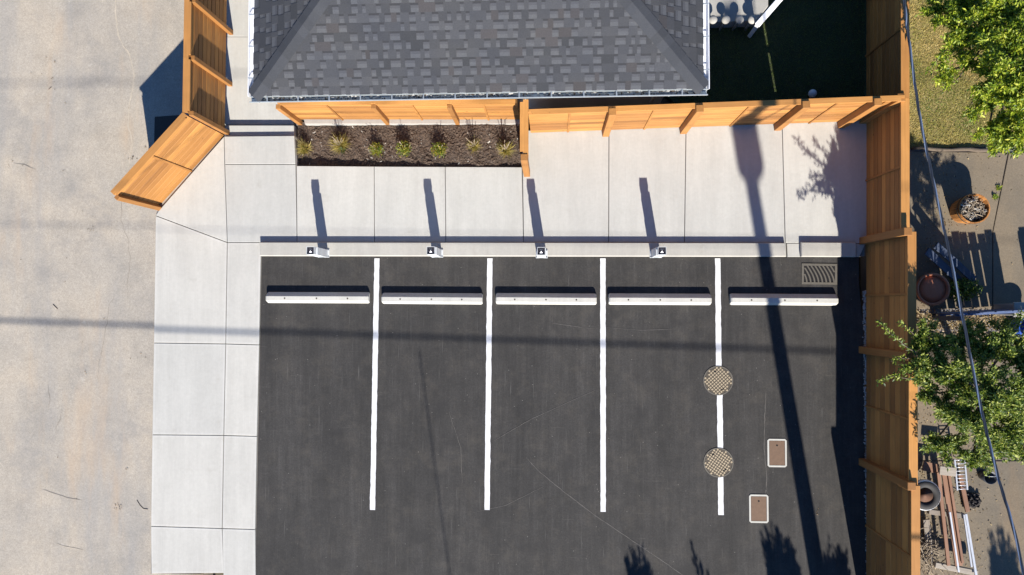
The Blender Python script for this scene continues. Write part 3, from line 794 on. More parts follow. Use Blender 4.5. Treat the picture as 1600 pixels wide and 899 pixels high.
# ------------------------------------------------------------------ wheel stops
stop_px = [(417, 577, 465), (597, 754, 466.5), (775, 932, 467), (951, 1111, 467.5), (1141, 1308, 468)]
stop_lab = ['pale concrete wheel stop in the stall nearest the left sidewalk', 'concrete wheel stop in the second stall from the left sidewalk', 'concrete wheel stop in the middle parking stall',
            'concrete wheel stop in the stall just left of the manhole line', 'concrete wheel stop crossed by the pole shadow below the drain grate']
for (x0, x1, y), lb in zip(stop_px, stop_lab):
    p, q = U(x0, y, 0.06), U(x1, y + 0.6, 0.06); L_ = (q - p).length
    s = empty('wheel_stop', ((p.x + q.x) / 2, (p.y + q.y) / 2, 0), math.atan2(q.y - p.y, q.x - p.x) + random.uniform(-0.004, 0.004))
    tag(s, lb, 'wheel stop', 'wheel stops at the head of the stalls')
    bm = bmesh.new(); hb, ht, hz = 0.125, 0.075, 0.150
    prof = [(-hb, 0.004), (-hb, 0.035), (-ht, hz), (ht * 0.42, hz), (hb, 0.035), (hb, 0.004)]
    rows = [(-L_ / 2, 0.86), (-L_ / 2 + 0.03, 1.0), (L_ / 2 - 0.03, 1.0), (L_ / 2, 0.86)]
    R = [[bm.verts.new((x, yy * k, 0.004 + (zz - 0.004) * (k if k < 1 else 1))) for yy, zz in prof] for x, k in rows]
    for i in range(3):
        for j in range(6): bm.faces.new((R[i][j], R[i][(j + 1) % 6], R[i + 1][(j + 1) % 6], R[i + 1][j]))
    bm.faces.new(R[0][::-1]); bm.faces.new(R[-1])
    bmesh.ops.bevel(bm, geom=bm.edges[:], offset=0.006, segments=1, affect='EDGES')
    link('block', mesh_from(bm), M['stop'], s)
    for k in (-0.31, 0.0, 0.3):
        link('anchor_pin', lathe_mesh([(0.013, 0.12), (0.018, hz + 0.0035), (0.010, hz + 0.006)], 10), M['iron'], s, (k * L_, -0.02, 0))

# ------------------------------------------------------------------ square bollards
bol_px = [(506, 397, 'square grey bollard nearest the left sidewalk, below the left end of planting bed'), (683.5, 397, 'square grey bollard second from the left on the kerb'),
          (846.5, 398, 'square grey bollard on the kerb in line with the wing fence'), (1024.5, 397.5, 'square grey bollard farthest right on the kerb, nearest the pole shadow')]
def make_bollard(x, y, lb):
    p = U(x, y, 0.118); p.z = 0.116
    b = empty('bollard', p, random.uniform(-0.01, 0.01)); tag(b, lb, 'bollard', 'square bollards standing on the kerb')
    link('base_plate', box_mesh(-0.13, 0.13, -0.08, 0.11, 0.003, 0.016, 0.003), M['post_grey'], b)
    for sx in (-0.11, 0.11):
        for sy in (-0.06, 0.09): link('bolt', lathe_mesh([(0.011, 0.012), (0.011, 0.026), (0.007, 0.03)], 6, False), M['dark_metal'], b, (sx, sy, 0))
    link('lower_post', box_mesh(-0.102, 0.094, -0.082, 0.094, 0.0165, 0.40, 0.006), M['post_grey'], b)
    link('upper_post', box_mesh(-0.094, 0.094, -0.078, 0.094, 0.401, 0.69, 0.006), M['post_grey'], b)
    link('access_cover', box_mesh(-0.05, 0.04, -0.0865, -0.0825, 0.08, 0.22, 0.002), M['galv'], b)
    link('neck', box_mesh(-0.032, 0.032, -0.027, 0.037, 0.69, 0.765), M['dark_metal'], b)
    # head: a rim round a dark recess with a pale pyramid reflector
    bm = bmesh.new(); o, i_, z0, z1, zr = 0.083, 0.077, 0.765, 0.875, 0.845
    ring = lambda r, z: [bm.verts.new((sx * r, sy * r + 0.005, z)) for sx, sy in ((-1, -1), (1, -1), (1, 1), (-1, 1))]
    r0, r1, r2, r3 = ring(o, z0), ring(o, z1), ring(i_, z1), ring(i_, zr)
    for A, B in ((r0, r1), (r1, r2), (r2, r3)):
        for k in range(4): bm.faces.new((A[k], A[(k + 1) % 4], B[(k + 1) % 4], B[k]))
    bm.faces.new(r0[::-1])
    head = link('lamp_head', mesh_from(bm), M['post_grey'], b)
    link('recess', box_mesh(-0.0765, 0.0765, -0.0715, 0.0815, 0.842, 0.849), M['black'], head)
    bm = bmesh.new(); q = [bm.verts.new(v) for v in ((-0.036, -0.040, 0.8495), (0.036, -0.040, 0.8495), (0.036, 0.045, 0.8495), (-0.036, 0.045, 0.8495))]; t = bm.verts.new((0, 0.005, 0.872))
    for k in range(4):
        f = bm.faces.new((q[k], q[(k + 1) % 4], t)); f.material_index = (0, 1, 2, 1)[k]
    bm.faces.new(q[::-1])
    link('reflector', mesh_from(bm), [M['reflector'], M['black'], M['footing']], head)
for x, y, lb in bol_px: make_bollard(x, y, lb)

# ------------------------------------------------------------------ manholes, lids, drain
for (x, y, lb) in ((1122, 595, 'round cast iron manhole cover breaking the stall line, the one nearer the wheel stops'), (1122.5, 723, 'round cast iron manhole cover breaking the stall line, the one nearer the stall end')):
    p = U(x, y, 0.0); r = 0.322
    m_ = empty('manhole_cover', (p.x, p.y, 0.0), random.uniform(0, 0.3)); tag(m_, lb, 'manhole', 'manhole covers on the stall line')
    bm = bmesh.new()
    def ringz(rr, z): return [bm.verts.new((rr * math.cos(2 * math.pi * k / 40), rr * math.sin(2 * math.pi * k / 40), z)) for k in range(40)]
    R = [ringz(r, -0.01), ringz(r, 0.011), ringz(r * 0.93, 0.011), ringz(r * 0.93, 0.005), ringz(r * 0.915, 0.005), ringz(r * 0.915, -0.01)]
    for i in range(5):
        for k in range(40): bm.faces.new((R[i][k], R[i][(k + 1) % 40], R[i + 1][(k + 1) % 40], R[i + 1][k]))
    link('ring', mesh_from(bm), M['iron_pale'], m_)
    link('plate', lathe_mesh([(r * 0.905, -0.01), (r * 0.905, 0.006), (r * 0.9, 0.0065)], 40, False), M['iron'], m_)
    bm = bmesh.new(); st = 0.056; n = 6
    for i in range(-n, n + 1):
        for j in range(-n, n + 1):
            cx, cy = i * st, j * st
            if math.hypot(cx, cy) > r * 0.87 or (i, j) in ((-2, 4), (2, -4), (-1, 5)): continue
            bm_box(bm, cx - 0.018, cx + 0.018, cy - 0.018, cy + 0.018, 0.006, 0.013)
    bmesh.ops.rotate(bm, verts=bm.verts[:], cent=(0, 0, 0), matrix=Matrix.Rotation(RAD(40), 3, 'Z'))
    tag(link('stud_pattern', mesh_from(bm), M['iron_worn'], m_), kind='stuff')
    for hx, hy in ((-0.06, 0.2), (0.08, -0.19)): link('lifting_slot', box_mesh(hx - 0.03, hx + 0.03, hy - 0.013, hy + 0.013, 0.006, 0.0135), M['void'], m_)
for (x, y, lb) in ((1214, 708, 'rusty rectangular utility lid in white frame beside the pole shadow'), (1185.5, 795, 'rusty rectangular utility lid in white frame nearest the lot bottom')):
    p = U(x, y, 0.0); m_ = empty('utility_box', (p.x, p.y, 0.0), 0.0); tag(m_, lb, 'utility box', 'utility boxes set in the asphalt')
    X, Y, b_ = 0.205, 0.305, 0.036
    bm = bmesh.new()
    def rr(x_, y_, c, z): return [bm.verts.new(v) for v in ((-x_ + c, -y_, z), (x_ - c, -y_, z), (x_, -y_ + c, z), (x_, y_ - c, z), (x_ - c, y_, z), (-x_ + c, y_, z), (-x_, y_ - c, z), (-x_, -y_ + c, z))]
    R = [rr(X, Y, 0.035, -0.01), rr(X, Y, 0.035, 0.012), rr(X - b_, Y - b_, 0.008, 0.012), rr(X - b_, Y - b_, 0.008, 0.0)]
    for i in range(3):
        for k in range(8): bm.faces.new((R[i][k], R[i][(k + 1) % 8], R[i + 1][(k + 1) % 8], R[i + 1][k]))
    link('frame', mesh_from(bm), M['stop'], m_)
    lid = link('lid', box_mesh(-X + b_ + 0.006, X - b_ - 0.006, -Y + b_ + 0.006, Y - b_ - 0.006, 0.001, 0.009, 0.002), M['rustlid'], m_)
    link('finger_hole', lathe_mesh([(0.02, 0.005), (0.02, 0.0105), (0.018, 0.0106)], 12), M['void'], lid, (0.0, Y - 0.14, 0))
p = U(1280, 428.5, 0.0); dg = empty('storm_drain', (p.x, p.y, 0.0), RAD(-1)); tag(dg, 'cast iron storm drain grate with curved slots in the corner of the lot', 'drain')
X, Y = 0.365, 0.215
link('pit', box_mesh(-X, X, -Y, Y, -0.02, 0.0042), M['void'], dg)
bm = bmesh.new()
for (a0, a1, b0, b1) in ((-X - 0.012, X + 0.012, Y - 0.035, Y + 0.012), (-X - 0.012, X + 0.012, -Y - 0.012, -Y + 0.035), (-X - 0.012, -X + 0.035, -Y + 0.036, Y - 0.036), (X - 0.035, X + 0.012, -Y + 0.036, Y - 0.036)):
    bm_box(bm, a0, a1, b0, b1, -0.01, 0.014)
link('frame', mesh_from(bm), M['iron_pale'], dg)
for k in range(10):
    bm = bmesh.new(); x0 = -X - 0.06 + k * 0.083; prev = None
    for j in range(9):
        t = j / 8; yy = Y - 0.036 - t * (2 * Y - 0.072); xx = x0 + 0.16 * math.sin(t * 1.45)
        if xx < -X + 0.03 or xx > X - 0.03: prev = None; continue
        cur = (bm.verts.new((xx - 0.016, yy, 0.013)), bm.verts.new((xx + 0.016, yy, 0.013)), bm.verts.new((xx + 0.016, yy, 0.0045)), bm.verts.new((xx - 0.016, yy, 0.0045)))
        if prev:
            for q in range(4): bm.faces.new((prev[q], prev[(q + 1) % 4], cur[(q + 1) % 4], cur[q]))
        prev = cur
    link('bar', mesh_from(bm), M['iron_pale'], dg)

# ------------------------------------------------------------------ plants in the bed
def tuft(px, py, n, ln, mat, lb, name='grass_tuft', spread=0.75, tall=0, leafy=False, teal=0):
    p = U(px, py, 0); p.z = soil_z(p) - 0.005
    root = empty(name, p); tag(root, lb, 'plant', 'plants in the planting bed')
    it = []
    if leafy:
        for _ in range(n):
            d = rdir(0.2, 1.0); r = random.uniform(0.2, 1.0); pos = Vector((d.x * ln * 0.55, d.y * ln * 0.55, d.z * ln)) * r
            it.append((pos, rdir(-0.2, 1), rdir(0.3, 1), random.uniform(0.03, 0.055), random.uniform(0.018, 0.03), random.random()))
        link('foliage', leaves_mesh(it), M[mat], root)
        st = bmesh.new()
        for _ in range(6):
            d = rdir(0.5, 1.0); tube_bm(st, [(0, 0, 0), d * ln * 0.5, Vector((d.x * 0.7, d.y * 0.7, d.z)) * ln * 1.05], [0.008, 0.005, 0.003], 5)
        link('stem', mesh_from(st), M['twig'], root)
    else:
        for _ in range(n):
            d = rdir(0.25, 1.0); d.x *= spread; d.y *= spread; d.normalize()
            it.append((Vector((random.gauss(0, 0.02), random.gauss(0, 0.02), 0)), d, ln * random.uniform(0.5, 1.1), random.uniform(0.010, 0.018), random.random()))
        link('blades', blades_mesh(it), M[mat], root)
    if tall:
        st = bmesh.new()
        for _ in range(tall):
            d = Vector((random.gauss(0, 0.16), random.gauss(0, 0.16), 1)).normalized(); h_ = random.uniform(0.35, 0.6)
            tube_bm(st, [(0, 0, 0), d * h_ * 0.5, d * h_ + Vector((random.gauss(0, 0.03), random.gauss(0, 0.03), 0))], [0.005, 0.004, 0.007], 5)
        link('stalk', mesh_from(st), M['twig'], root)
    if teal:
        it = []
        for _ in range(teal):
            d = rdir(0.1, 0.8); it.append((Vector((0.03, -0.12, 0.02)), d, Vector((0, 0, 1)), random.uniform(0.08, 0.14), 0.05, random.random()))
        link('broad_leaf', leaves_mesh(it), M['teal'], root)
tuft(474, 232, 420, 0.28, 'straw', 'yellow grass tuft at the left end of planting bed')
tuft(531, 226, 560, 0.36, 'straw', 'largest straw coloured grass tuft with blue green leaves at its foot', tall=10, teal=14)
tuft(588, 234, 520, 0.33, 'shrub', 'small leafy shrub just right of the largest grass tuft', 'small_shrub', leafy=True, tall=3)
tuft(632, 234, 640, 0.37, 'shrub', 'small leafy green shrub third from the left of four, middle of the bed', 'small_shrub', leafy=True, tall=3)
tuft(687, 235, 640, 0.36, 'shrub', 'small yellow green shrub farthest right among the leafy shrubs', 'small_shrub', leafy=True, tall=3)
tuft(741, 229, 300, 0.26, 'straw', 'sparse straw tuft between the shrubs and the last tuft', tall=9)
tuft(790, 236, 440, 0.30, 'straw', 'pale straw tuft nearest the wing fence in planting bed', tall=12)

# ------------------------------------------------------------------ back yard behind the north fence
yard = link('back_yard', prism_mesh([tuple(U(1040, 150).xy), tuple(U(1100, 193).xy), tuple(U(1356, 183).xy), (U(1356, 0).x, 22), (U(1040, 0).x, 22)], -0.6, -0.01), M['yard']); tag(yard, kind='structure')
side = link('yard_edge', prism_mesh([tuple(U(462, 184).xy), tuple(U(1100, 193).xy), tuple(U(1040, 150).xy), (U(1040, 150).x, 22), (U(470, 150).x, 22), (U(470, 150).x, U(470, 150).y)], -0.6, -0.13), M['ground']); tag(side, kind='structure')
it = []
for _ in range(26000):
    p = U(random.uniform(1060, 1352), random.uniform(-60, 186)); p.z = -0.01
    if p.x < hx1 - OV + 0.1 and p.y > hy0 + OV: continue
    it.append((p, rdir(0.45, 1.0), random.uniform(0.03, 0.075), 0.008, random.random()))
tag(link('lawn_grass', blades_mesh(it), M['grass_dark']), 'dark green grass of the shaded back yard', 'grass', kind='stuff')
p = U(1270, 146, 0.1); bl = lathe_mesh([(0.002, 0.0), (0.05, 0.009), (0.078, 0.035), (0.09, 0.08), (0.086, 0.11), (0.066, 0.148), (0.03, 0.172), (0.004, 0.178)], 20)
bo = link('ball', bl, M['ball'], None, (p.x, p.y, 0.0)); tag(bo, 'pale blue ball on the dark lawn behind the fence', 'ball')
# porch landing with round-capped posts beside the house
pc = U(1150, 20, 0.35); porch = empty('porch', (pc.x, pc.y, -0.1)); tag(porch, 'pale grey porch landing with four round capped posts beside the roof', 'porch')
def pl_(px, py, z): v = U(px, py, z); return Vector((v.x - pc.x, v.y - pc.y, z + 0.1))
dk = [pl_(1095, 36, 0.3), pl_(1182, 33, 0.3), pl_(1200, 10, 0.3), pl_(1200, -90, 0.3), pl_(1095, -90, 0.3)]
link('deck', prism_mesh([(v.x, v.y) for v in dk], 0.0, 0.42, 0.01), M['footing'], porch)
for x in (1114, 1133.5, 1154, 1173.5):
    b0 = pl_(x - 8, 45, 0.05); h_ = 0.62
    po = link('post', lathe_mesh([(0.03, 0.0), (0.03, h_ - 0.05), (0.045, h_ - 0.04)], 12), M['white_metal'], porch, (b0.x, b0.y, 0.0))
    link('cap', lathe_mesh([(0.06, h_ - 0.045), (0.088, h_ - 0.02), (0.092, h_ + 0.02), (0.07, h_ + 0.045), (0.02, h_ + 0.055)], 20), M['footing'], po)
s0, s1 = pl_(1186, 36, 0.75), pl_(1221, -4, 0.75)
d = (s1 - s0).normalized(); rm = box_mesh(-0.05, (s1 - s0).length, -0.06, 0.06, -0.05, 0.0, 0.008)
link('hand_rail', rm, M['white_metal'], porch, s0, (0, 0, math.atan2(d.y, d.x)))
for f_ in (0.05, 0.95):
    c = s0.lerp(s1, f_); link('rail_post', box_mesh(-0.04, 0.04, -0.04, 0.04, -c.z - 0.02, -0.051), M['white_metal'], porch, c, (0, 0, math.atan2(d.y, d.x)))
link('step', box_mesh(0.35, 1.35, -0.2, 1.0, -0.02, 0.2, 0.01), M['footing'], porch, (0.3, 0.9, 0))

# ------------------------------------------------------------------ neighbour's yard, right of the fence
FX = U(1362, 300).x
yy = U(1430, 231).y
nl = link('neighbour_lawn', prism_mesh([(FX, yy), (30, yy), (30, 30), (FX, 30)], -0.6, 0.0), M['dry_lawn']); tag(nl, kind='structure')
npat = link('neighbour_patio', prism_mesh([(FX, -30), (30, -30), (30, yy - 0.004), (FX, yy - 0.004)], -0.6, -0.03), M['bed']); tag(npat, kind='structure')
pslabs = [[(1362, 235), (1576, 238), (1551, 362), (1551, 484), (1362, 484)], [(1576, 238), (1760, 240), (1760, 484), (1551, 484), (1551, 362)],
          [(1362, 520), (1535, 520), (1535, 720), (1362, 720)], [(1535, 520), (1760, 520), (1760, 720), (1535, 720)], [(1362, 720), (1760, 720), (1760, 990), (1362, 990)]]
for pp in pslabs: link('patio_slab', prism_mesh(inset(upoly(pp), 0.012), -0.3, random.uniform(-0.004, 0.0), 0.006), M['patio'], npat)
it = []
for _ in range(52000):
    p = U(random.uniform(1385, 1680), random.uniform(-60, 226)); p.z = 0.0
    if p.y < yy + 0.03: continue
    n_ = 0.5 + 0.5 * math.sin(p.x * 3.1 + 1 + math.sin(p.y * 5)) * math.sin(p.y * 2.3 + math.sin(p.x * 4.7))
    it.append((p, rdir(0.3, 1.0), random.uniform(0.02, 0.06), 0.009, min(1, max(0, random.gauss(0.1 + 0.8 * n_, 0.22)))))
tag(link('dry_grass', blades_mesh(it), M['grass_dry']), 'dry yellow grass of the neighbouring yard', 'grass', kind='stuff')
e0, e1 = U(1425, 232, 0.04), U(1545, 235, 0.04)
pts = [e0.lerp(e1, t / 8) + Vector((0, random.gauss(0, 0.01), 0)) for t in range(9)]
tag(link('log_edging', tube_mesh(pts, [random.uniform(0.035, 0.05) for _ in pts], 8), M['bark']), 'dark log edging between dry lawn and patio', 'edging')
# weeds in the patio joint
for x, y, lb in ((1559, 294, 'small green weed in the patio joint, the one nearer the lawn'), (1554, 308, 'small green weed in the patio joint, the one nearer the barrel')):
    p = U(x, y); it = []
    for _ in range(46): it.append((Vector((random.gauss(0, 0.018), random.gauss(0, 0.022), 0.01)), rdir(0.1, 0.9), Vector((0, 0, 1)), random.uniform(0.03, 0.07), 0.025, random.random()))
    tag(link('weed', leaves_mesh(it), M['leaf_bright'], None, (p.x, p.y, 0.0)), lb, 'weed')

p = U(1505, 452, 0.1); it = []
ivy = empty('low_shrub', (p.x, p.y, 0.0)); tag(ivy, 'low dark green shrub in the shade beside the picket fence', 'shrub')
for _ in range(700):
    d_ = rdir(0.0, 1.0); r_ = random.random() ** 0.5
    it.append((Vector((d_.x * 0.42 * r_, d_.y * 0.26 * r_, 0.03 + 0.22 * d_.z * r_)), rdir(-0.1, 0.8), rdir(0.3, 1), random.uniform(0.05, 0.09), 0.035, random.random() * 0.8))
link('foliage', leaves_mesh(it), M['leaf_mid'], ivy)
st = bmesh.new()
for _ in range(10):
    d_ = rdir(0.2, 0.9); tube_bm(st, [(0, 0, -0.02), d_ * 0.12, Vector((d_.x * 0.35, d_.y * 0.22, d_.z * 0.25))], [0.01, 0.007, 0.004], 5)
link('stem', mesh_from(st), M['bark'], ivy)

# half barrel full of prunings
p = U(1519, 333, 0.0); bh = 0.46
p = U(1523, 326, bh); barrel = empty('half_barrel', (p.x, p.y, 0.0)); tag(barrel, 'wooden half barrel filled with dry prunings on the patio', 'barrel')
ns_ = 20
for k in range(ns_):
    bm = bmesh.new(); a0, a1 = 2 * math.pi * k / ns_ + 0.01, 2 * math.pi * (k + 1) / ns_ - 0.01; rows = []
    for z, r in ((0.0, 0.255), (bh * 0.5, 0.30), (bh, 0.318)):
        rows.append([bm.verts.new((rr_ * math.cos(a), rr_ * math.sin(a), z)) for rr_, a in ((r, a0), (r, a1), (r - 0.025, a1), (r - 0.025, a0))])
    for i in range(2):
        for j in range(4): bm.faces.new((rows[i][j], rows[i][(j + 1) % 4], rows[i + 1][(j + 1) % 4], rows[i + 1][j]))
    bm.faces.new(rows[0][::-1]); bm.faces.new(rows[2])
    link('stave', mesh_from(bm), M['barrel'], barrel)
for z, r in ((0.09, 0.272), (0.36, 0.3165)):
    link('hoop', lathe_mesh([(r - 0.012, z), (r, z), (r + 0.004, z + 0.035), (r - 0.008, z + 0.035)], 32, False, False), M['iron'], barrel)
link('soil', lathe_mesh([(0.26, 0.28), (0.285, 0.32), (0.18, 0.345), (0.02, 0.36)], 24), M['soil'], barrel)
bm = bmesh.new(); bmp = bmesh.new()
for k in range(150):
    a = random.uniform(0, 6.28); r = 0.25 * math.sqrt(random.random()); c = Vector((r * math.cos(a), r * math.sin(a), 0.36 + random.uniform(0, 0.07)))
    dd = rdir(-0.12, 0.2); l = random.uniform(0.05, 0.2)
    e1_ = c + dd * l / 2
    if Vector((e1_.x, e1_.y)).length > 0.30: dd = Vector((-c.x, -c.y, 0)).normalized()
    tube_bm(bm if k % 4 else bmp, [c - dd * l / 2, c, c + dd * l / 2], random.uniform(0.004, 0.010), 5)
link('prunings', mesh_from(bm), M['twig'], barrel)['kind'] = 'stuff'
link('pale_prunings', mesh_from(bmp), M['chip_pale'], barrel)['kind'] = 'stuff'

# blue slatted fence seen from above, low: one run on each side of the pillar
def pickets(p0, p1, lb):
  L_ = (p1 - p0).length
  bf = empty('picket_fence', p0, math.atan2(p1.y - p0.y, p1.x - p0.x)); tag(bf, lb, 'fence')
  x = 0.03; k = 0
  while x < L_ - 0.1:
      w = 0.155; link('picket', box_mesh(x, x + w, -0.012, 0.012, 0.05, 1.0 + random.uniform(-0.03, 0.03), 0.004), M['blue_wood'], bf)
      x += w + (0.03 if k % 4 in (1, 2) else 0.004); k += 1
  for z in (0.25, 0.8): link('rail', box_mesh(0, L_, -0.05, -0.0125, z, z + 0.07), M['blue_wood'], bf)
  for x in (0.05, L_ - 0.05): link('post', box_mesh(x - 0.045, x + 0.045, -0.141, -0.0505, -0.05, 1.02, 0.006), M['blue_wood'], bf)
pickets(U(1455, 490, 0.0), U(1578, 483, 0.0), 'low blue painted picket fence crossing the neighbouring patio')
pickets(U(1612, 481, 0.0), U(1740, 474, 0.0), 'low blue picket fence beyond the pale pillar at the right edge')
p = U(1601, 484, 0.75); gp = empty('stone_pillar', (p.x, p.y, 0.0)); tag(gp, 'pale concrete pillar at the end of blue picket fence', 'pillar')
link('shaft', box_mesh(-0.14, 0.14, -0.12, 0.12, -0.1, 0.66, 0.01), M['footing'], gp); link('cap', box_mesh(-0.18, 0.18, -0.15, 0.15, 0.661, 0.72, 0.012), M['kerb'], gp)

# leaning planks, large pot, bin
for k, (x0, y0, x1, y1, w) in enumerate(((1448, 392, 1500, 440, 0.16), (1462, 383, 1522, 437, 0.15))):
    q0, q1 = U(x0, y0, 0.55), U(x1, y1, 0.06); dd = q1 - q0
    o = link('plank', box_mesh(0, dd.length, -w / 2, w / 2, -0.015, 0.015, 0.003), M['blue_plank'], None, q0)
    o.rotation_mode = 'QUATERNION'; o.rotation_quaternion = dd.to_track_quat('X', 'Z')
    tag(o, ('dark blue plank leaning in fence shade, the lower one of two', 'dark blue plank leaning in fence shade, the upper one of two')[k], 'plank', 'blue planks in the shade')
p = U(1458, 452, 0.32); pot = empty('plant_pot', (p.x, p.y, 0.0)); tag(pot, 'large round terracotta pot in shade beside the blue picket fence', 'pot')
link('bowl', lathe_mesh([(0.20, 0.0), (0.31, 0.26), (0.34, 0.27), (0.345, 0.33), (0.30, 0.33), (0.29, 0.27), (0.02, 0.26)], 28), M['terracotta'], pot)
link('soil', lathe_mesh([(0.25, 0.24), (0.285, 0.285), (0.15, 0.30), (0.02, 0.305)], 24), M['terracotta'], pot)
p = U(1603, 512, 0.3); bb = empty('blue_bin', (p.x, p.y, 0.0)); tag(bb, 'blue plastic bin at the right edge beside the tree', 'bin')
link('body', lathe_mesh([(0.17, 0.0), (0.22, 0.42), (0.205, 0.42), (0.16, 0.03), (0.02, 0.025)], 24), M['bluebin'], bb)
link('rim', lathe_mesh([(0.215, 0.40), (0.238, 0.405), (0.238, 0.43), (0.206, 0.43)], 24, True, False), M['bluebin'], bb)
# fallen leaves under the tree
it = []
for _ in range(2200):
    p = U(random.uniform(1400, 1595), random.gauss(502, 9)); p.z = 0.005 + random.uniform(0, 0.03)
    it.append((p, rdir(-0.1, 0.3), rdir(0.5, 1), random.uniform(0.03, 0.08), random.uniform(0.02, 0.035), random.random()))
tag(link('fallen_leaves', leaves_mesh(it), M['dead_leaf']), 'dry fallen leaves along the foot of the picket fence', 'leaves', kind='stuff')

it = []
for _ in range(1500):
    x_ = 1432 + abs(random.gauss(0, 55)); y_ = random.choice((random.uniform(520, 900), random.uniform(720, 900), random.uniform(240, 480)))
    p = U(x_, y_); p.z = 0.003 + random.uniform(0, 0.012)
    it.append((p, rdir(-0.1, 0.25), rdir(0.5, 1), random.uniform(0.02, 0.06), random.uniform(0.012, 0.028), random.random() * 0.8))
tag(link('yard_litter', leaves_mesh(it), M['dead_leaf']), 'dead leaves blown against the back of the long right fence', 'leaves', kind='stuff')
# clutter behind the fence: tyre, timbers, bars, rack
p = U(1449, 775, 0.5); ty = empty('tyre', (p.x - 0.02, p.y, 0.42)); tag(ty, 'old car tyre on its rim lying behind the fence', 'tyre')
bm = bmesh.new(); NS, NT = 36, 12
ring = [[bm.verts.new(((0.235 + 0.085 * math.cos(b)) * math.cos(a), (0.235 + 0.085 * math.cos(b)) * math.sin(a), 0.09 * math.sin(b) * (1.0 if abs(math.sin(b)) < 0.8 else 0.9))) for b in [2 * math.pi * j / NT for j in range(NT)]] for a in [2 * math.pi * i / NS for i in range(NS)]]
for i in range(NS):
    for j in range(NT): bm.faces.new((ring[i][j], ring[(i + 1) % NS][j], ring[(i + 1) % NS][(j + 1) % NT], ring[i][(j + 1) % NT]))
link('tread', mesh_from(bm, smooth=True), M['rubber'], ty)
link('whitewall', lathe_mesh([(0.296, 0.064), (0.310, 0.050), (0.321, 0.028), (0.325, 0.0), (0.31, 0.0)], 36, True, False), M['alu'], ty)
link('wheel_rim', lathe_mesh([(0.175, 0.04), (0.16, 0.03), (0.15, 0.0), (0.10, -0.01), (0.09, 0.012), (0.05, 0.016), (0.01, 0.016)], 28), M['rust_rim'], ty)
link('stand', lathe_mesh([(0.10, -0.42), (0.10, -0.06)], 12), M['rag'], ty)
def beam(name, x0, y0, x1, y1, z0, z1, w, t, mat, lb, cat, grp=None):
    q0, q1 = U(x0, y0, z0), U(x1, y1, z1); dd = q1 - q0
    o = link(name, box_mesh(0, dd.length, -w / 2, w / 2, -t / 2, t / 2, 0.004), M[mat], None, q0)
    o.rotation_mode = 'QUATERNION'; o.rotation_quaternion = dd.to_track_quat('X', 'Z')
    return tag(o, lb, cat, grp)
beam('cross_timber', 1450, 799, 1506, 806, 0.25, 0.25, 0.10, 0.10, 'weathered', 'grey cross timber carrying the brown planks, the one nearer the tyre', 'timber')
beam('cross_timber', 1460, 882, 1526, 895, 0.25, 0.25, 0.11, 0.10, 'weathered', 'grey cross timber carrying the brown planks, the one nearest the bottom edge', 'timber')
beam('brown_plank', 1466, 738, 1482, 884, 0.325, 0.325, 0.07, 0.04, 'rust_plank', 'narrow rust brown plank nearest the fence in the timber pile', 'plank')
beam('brown_plank', 1477, 740, 1498, 884, 0.33, 0.33, 0.15, 0.04, 'rust_plank', 'wide rust brown plank in the middle of the timber pile', 'plank')
beam('brown_plank', 1482, 738, 1504, 880, 0.385, 0.385, 0.05, 0.04, 'rust_plank', 'thin rust brown batten lying on top of the wide plank', 'plank')
beam('metal_bar', 1484, 800, 1498, 894, 0.42, 0.33, 0.035, 0.03, 'alu', 'bright metal bar lying across the timber pile', 'bar')
beam('metal_bar', 1506, 804, 1518, 886, 0.36, 0.36, 0.035, 0.03, 'alu', 'thin bright metal bar right of the timber pile, the inner of two', 'bar')
beam('metal_bar', 1509, 803, 1526, 905, 0.38, 0.38, 0.045, 0.035, 'alu', 'bright metal bar right of the timber pile, the outer of two', 'bar')
beam('board_offcut', 1442, 728, 1466, 733, 0.2, 0.2, 0.20, 0.03, 'rust_plank', 'short brown board beside the tyre under the tree', 'board')
beam('board_offcut', 1468, 735, 1494, 738, 0.45, 0.45, 0.18, 0.03, 'weathered', 'short pale board across the top end of timber pile', 'board')
beam('long_lath', 1455, 842, 1456, 890, 0.2, 0.2, 0.025, 0.02, 'weathered', 'thin pale lath between fence and timber pile', 'lath')
beam('weathered_plank', 1447, 812, 1452, 860, 0.14, 0.10, 0.13, 0.035, 'weathered', 'grey weathered plank lying between tyre and brush heap', 'plank')
beam('brown_plank', 1500, 742, 1512, 800, 0.10, 0.10, 0.09, 0.04, 'rust_plank', 'short brown plank lying under the white wire rack', 'plank')
pz = U(1535, 742, 0.0); bk = empty('bucket', (pz.x, pz.y, 0.0)); tag(bk, 'dark grey bucket under the tree right of the wire rack', 'bucket')
link('body', lathe_mesh([(0.10, 0.0), (0.135, 0.28), (0.128, 0.28), (0.095, 0.02), (0.01, 0.015)], 20), M['dark_metal'], bk)
link('handle', tube_mesh([(0.13 * math.cos(t_ * math.pi / 10), 0.05, 0.28 + 0.09 * math.sin(t_ * math.pi / 10)) for t_ in range(11)], 0.005, 6), M['galv'], bk)
# white wire rack
c0 = U(1502, 742, 0.4); rk = empty('wire_rack', (c0.x, c0.y, 0.0), RAD(4)); tag(rk, 'white wire rack standing under the tree beside the timber pile', 'rack')
for sx in (-0.1, 0.1): link('side_rail', box_mesh(sx - 0.016, sx + 0.016, -0.32, 0.32, 0.37, 0.40, 0.004), M['alu'], rk)
for k in range(9): link('wire', tube_mesh([(-0.085, -0.3 + k * 0.075, 0.385), (0.085, -0.3 + k * 0.075, 0.385)], 0.008, 6), M['alu'], rk)
for sx in (-0.1, 0.1):
    for sy in (-0.29, 0.29): link('leg', box_mesh(sx - 0.012, sx + 0.012, sy - 0.012, sy + 0.012, -0.02, 0.369), M['alu'], rk)
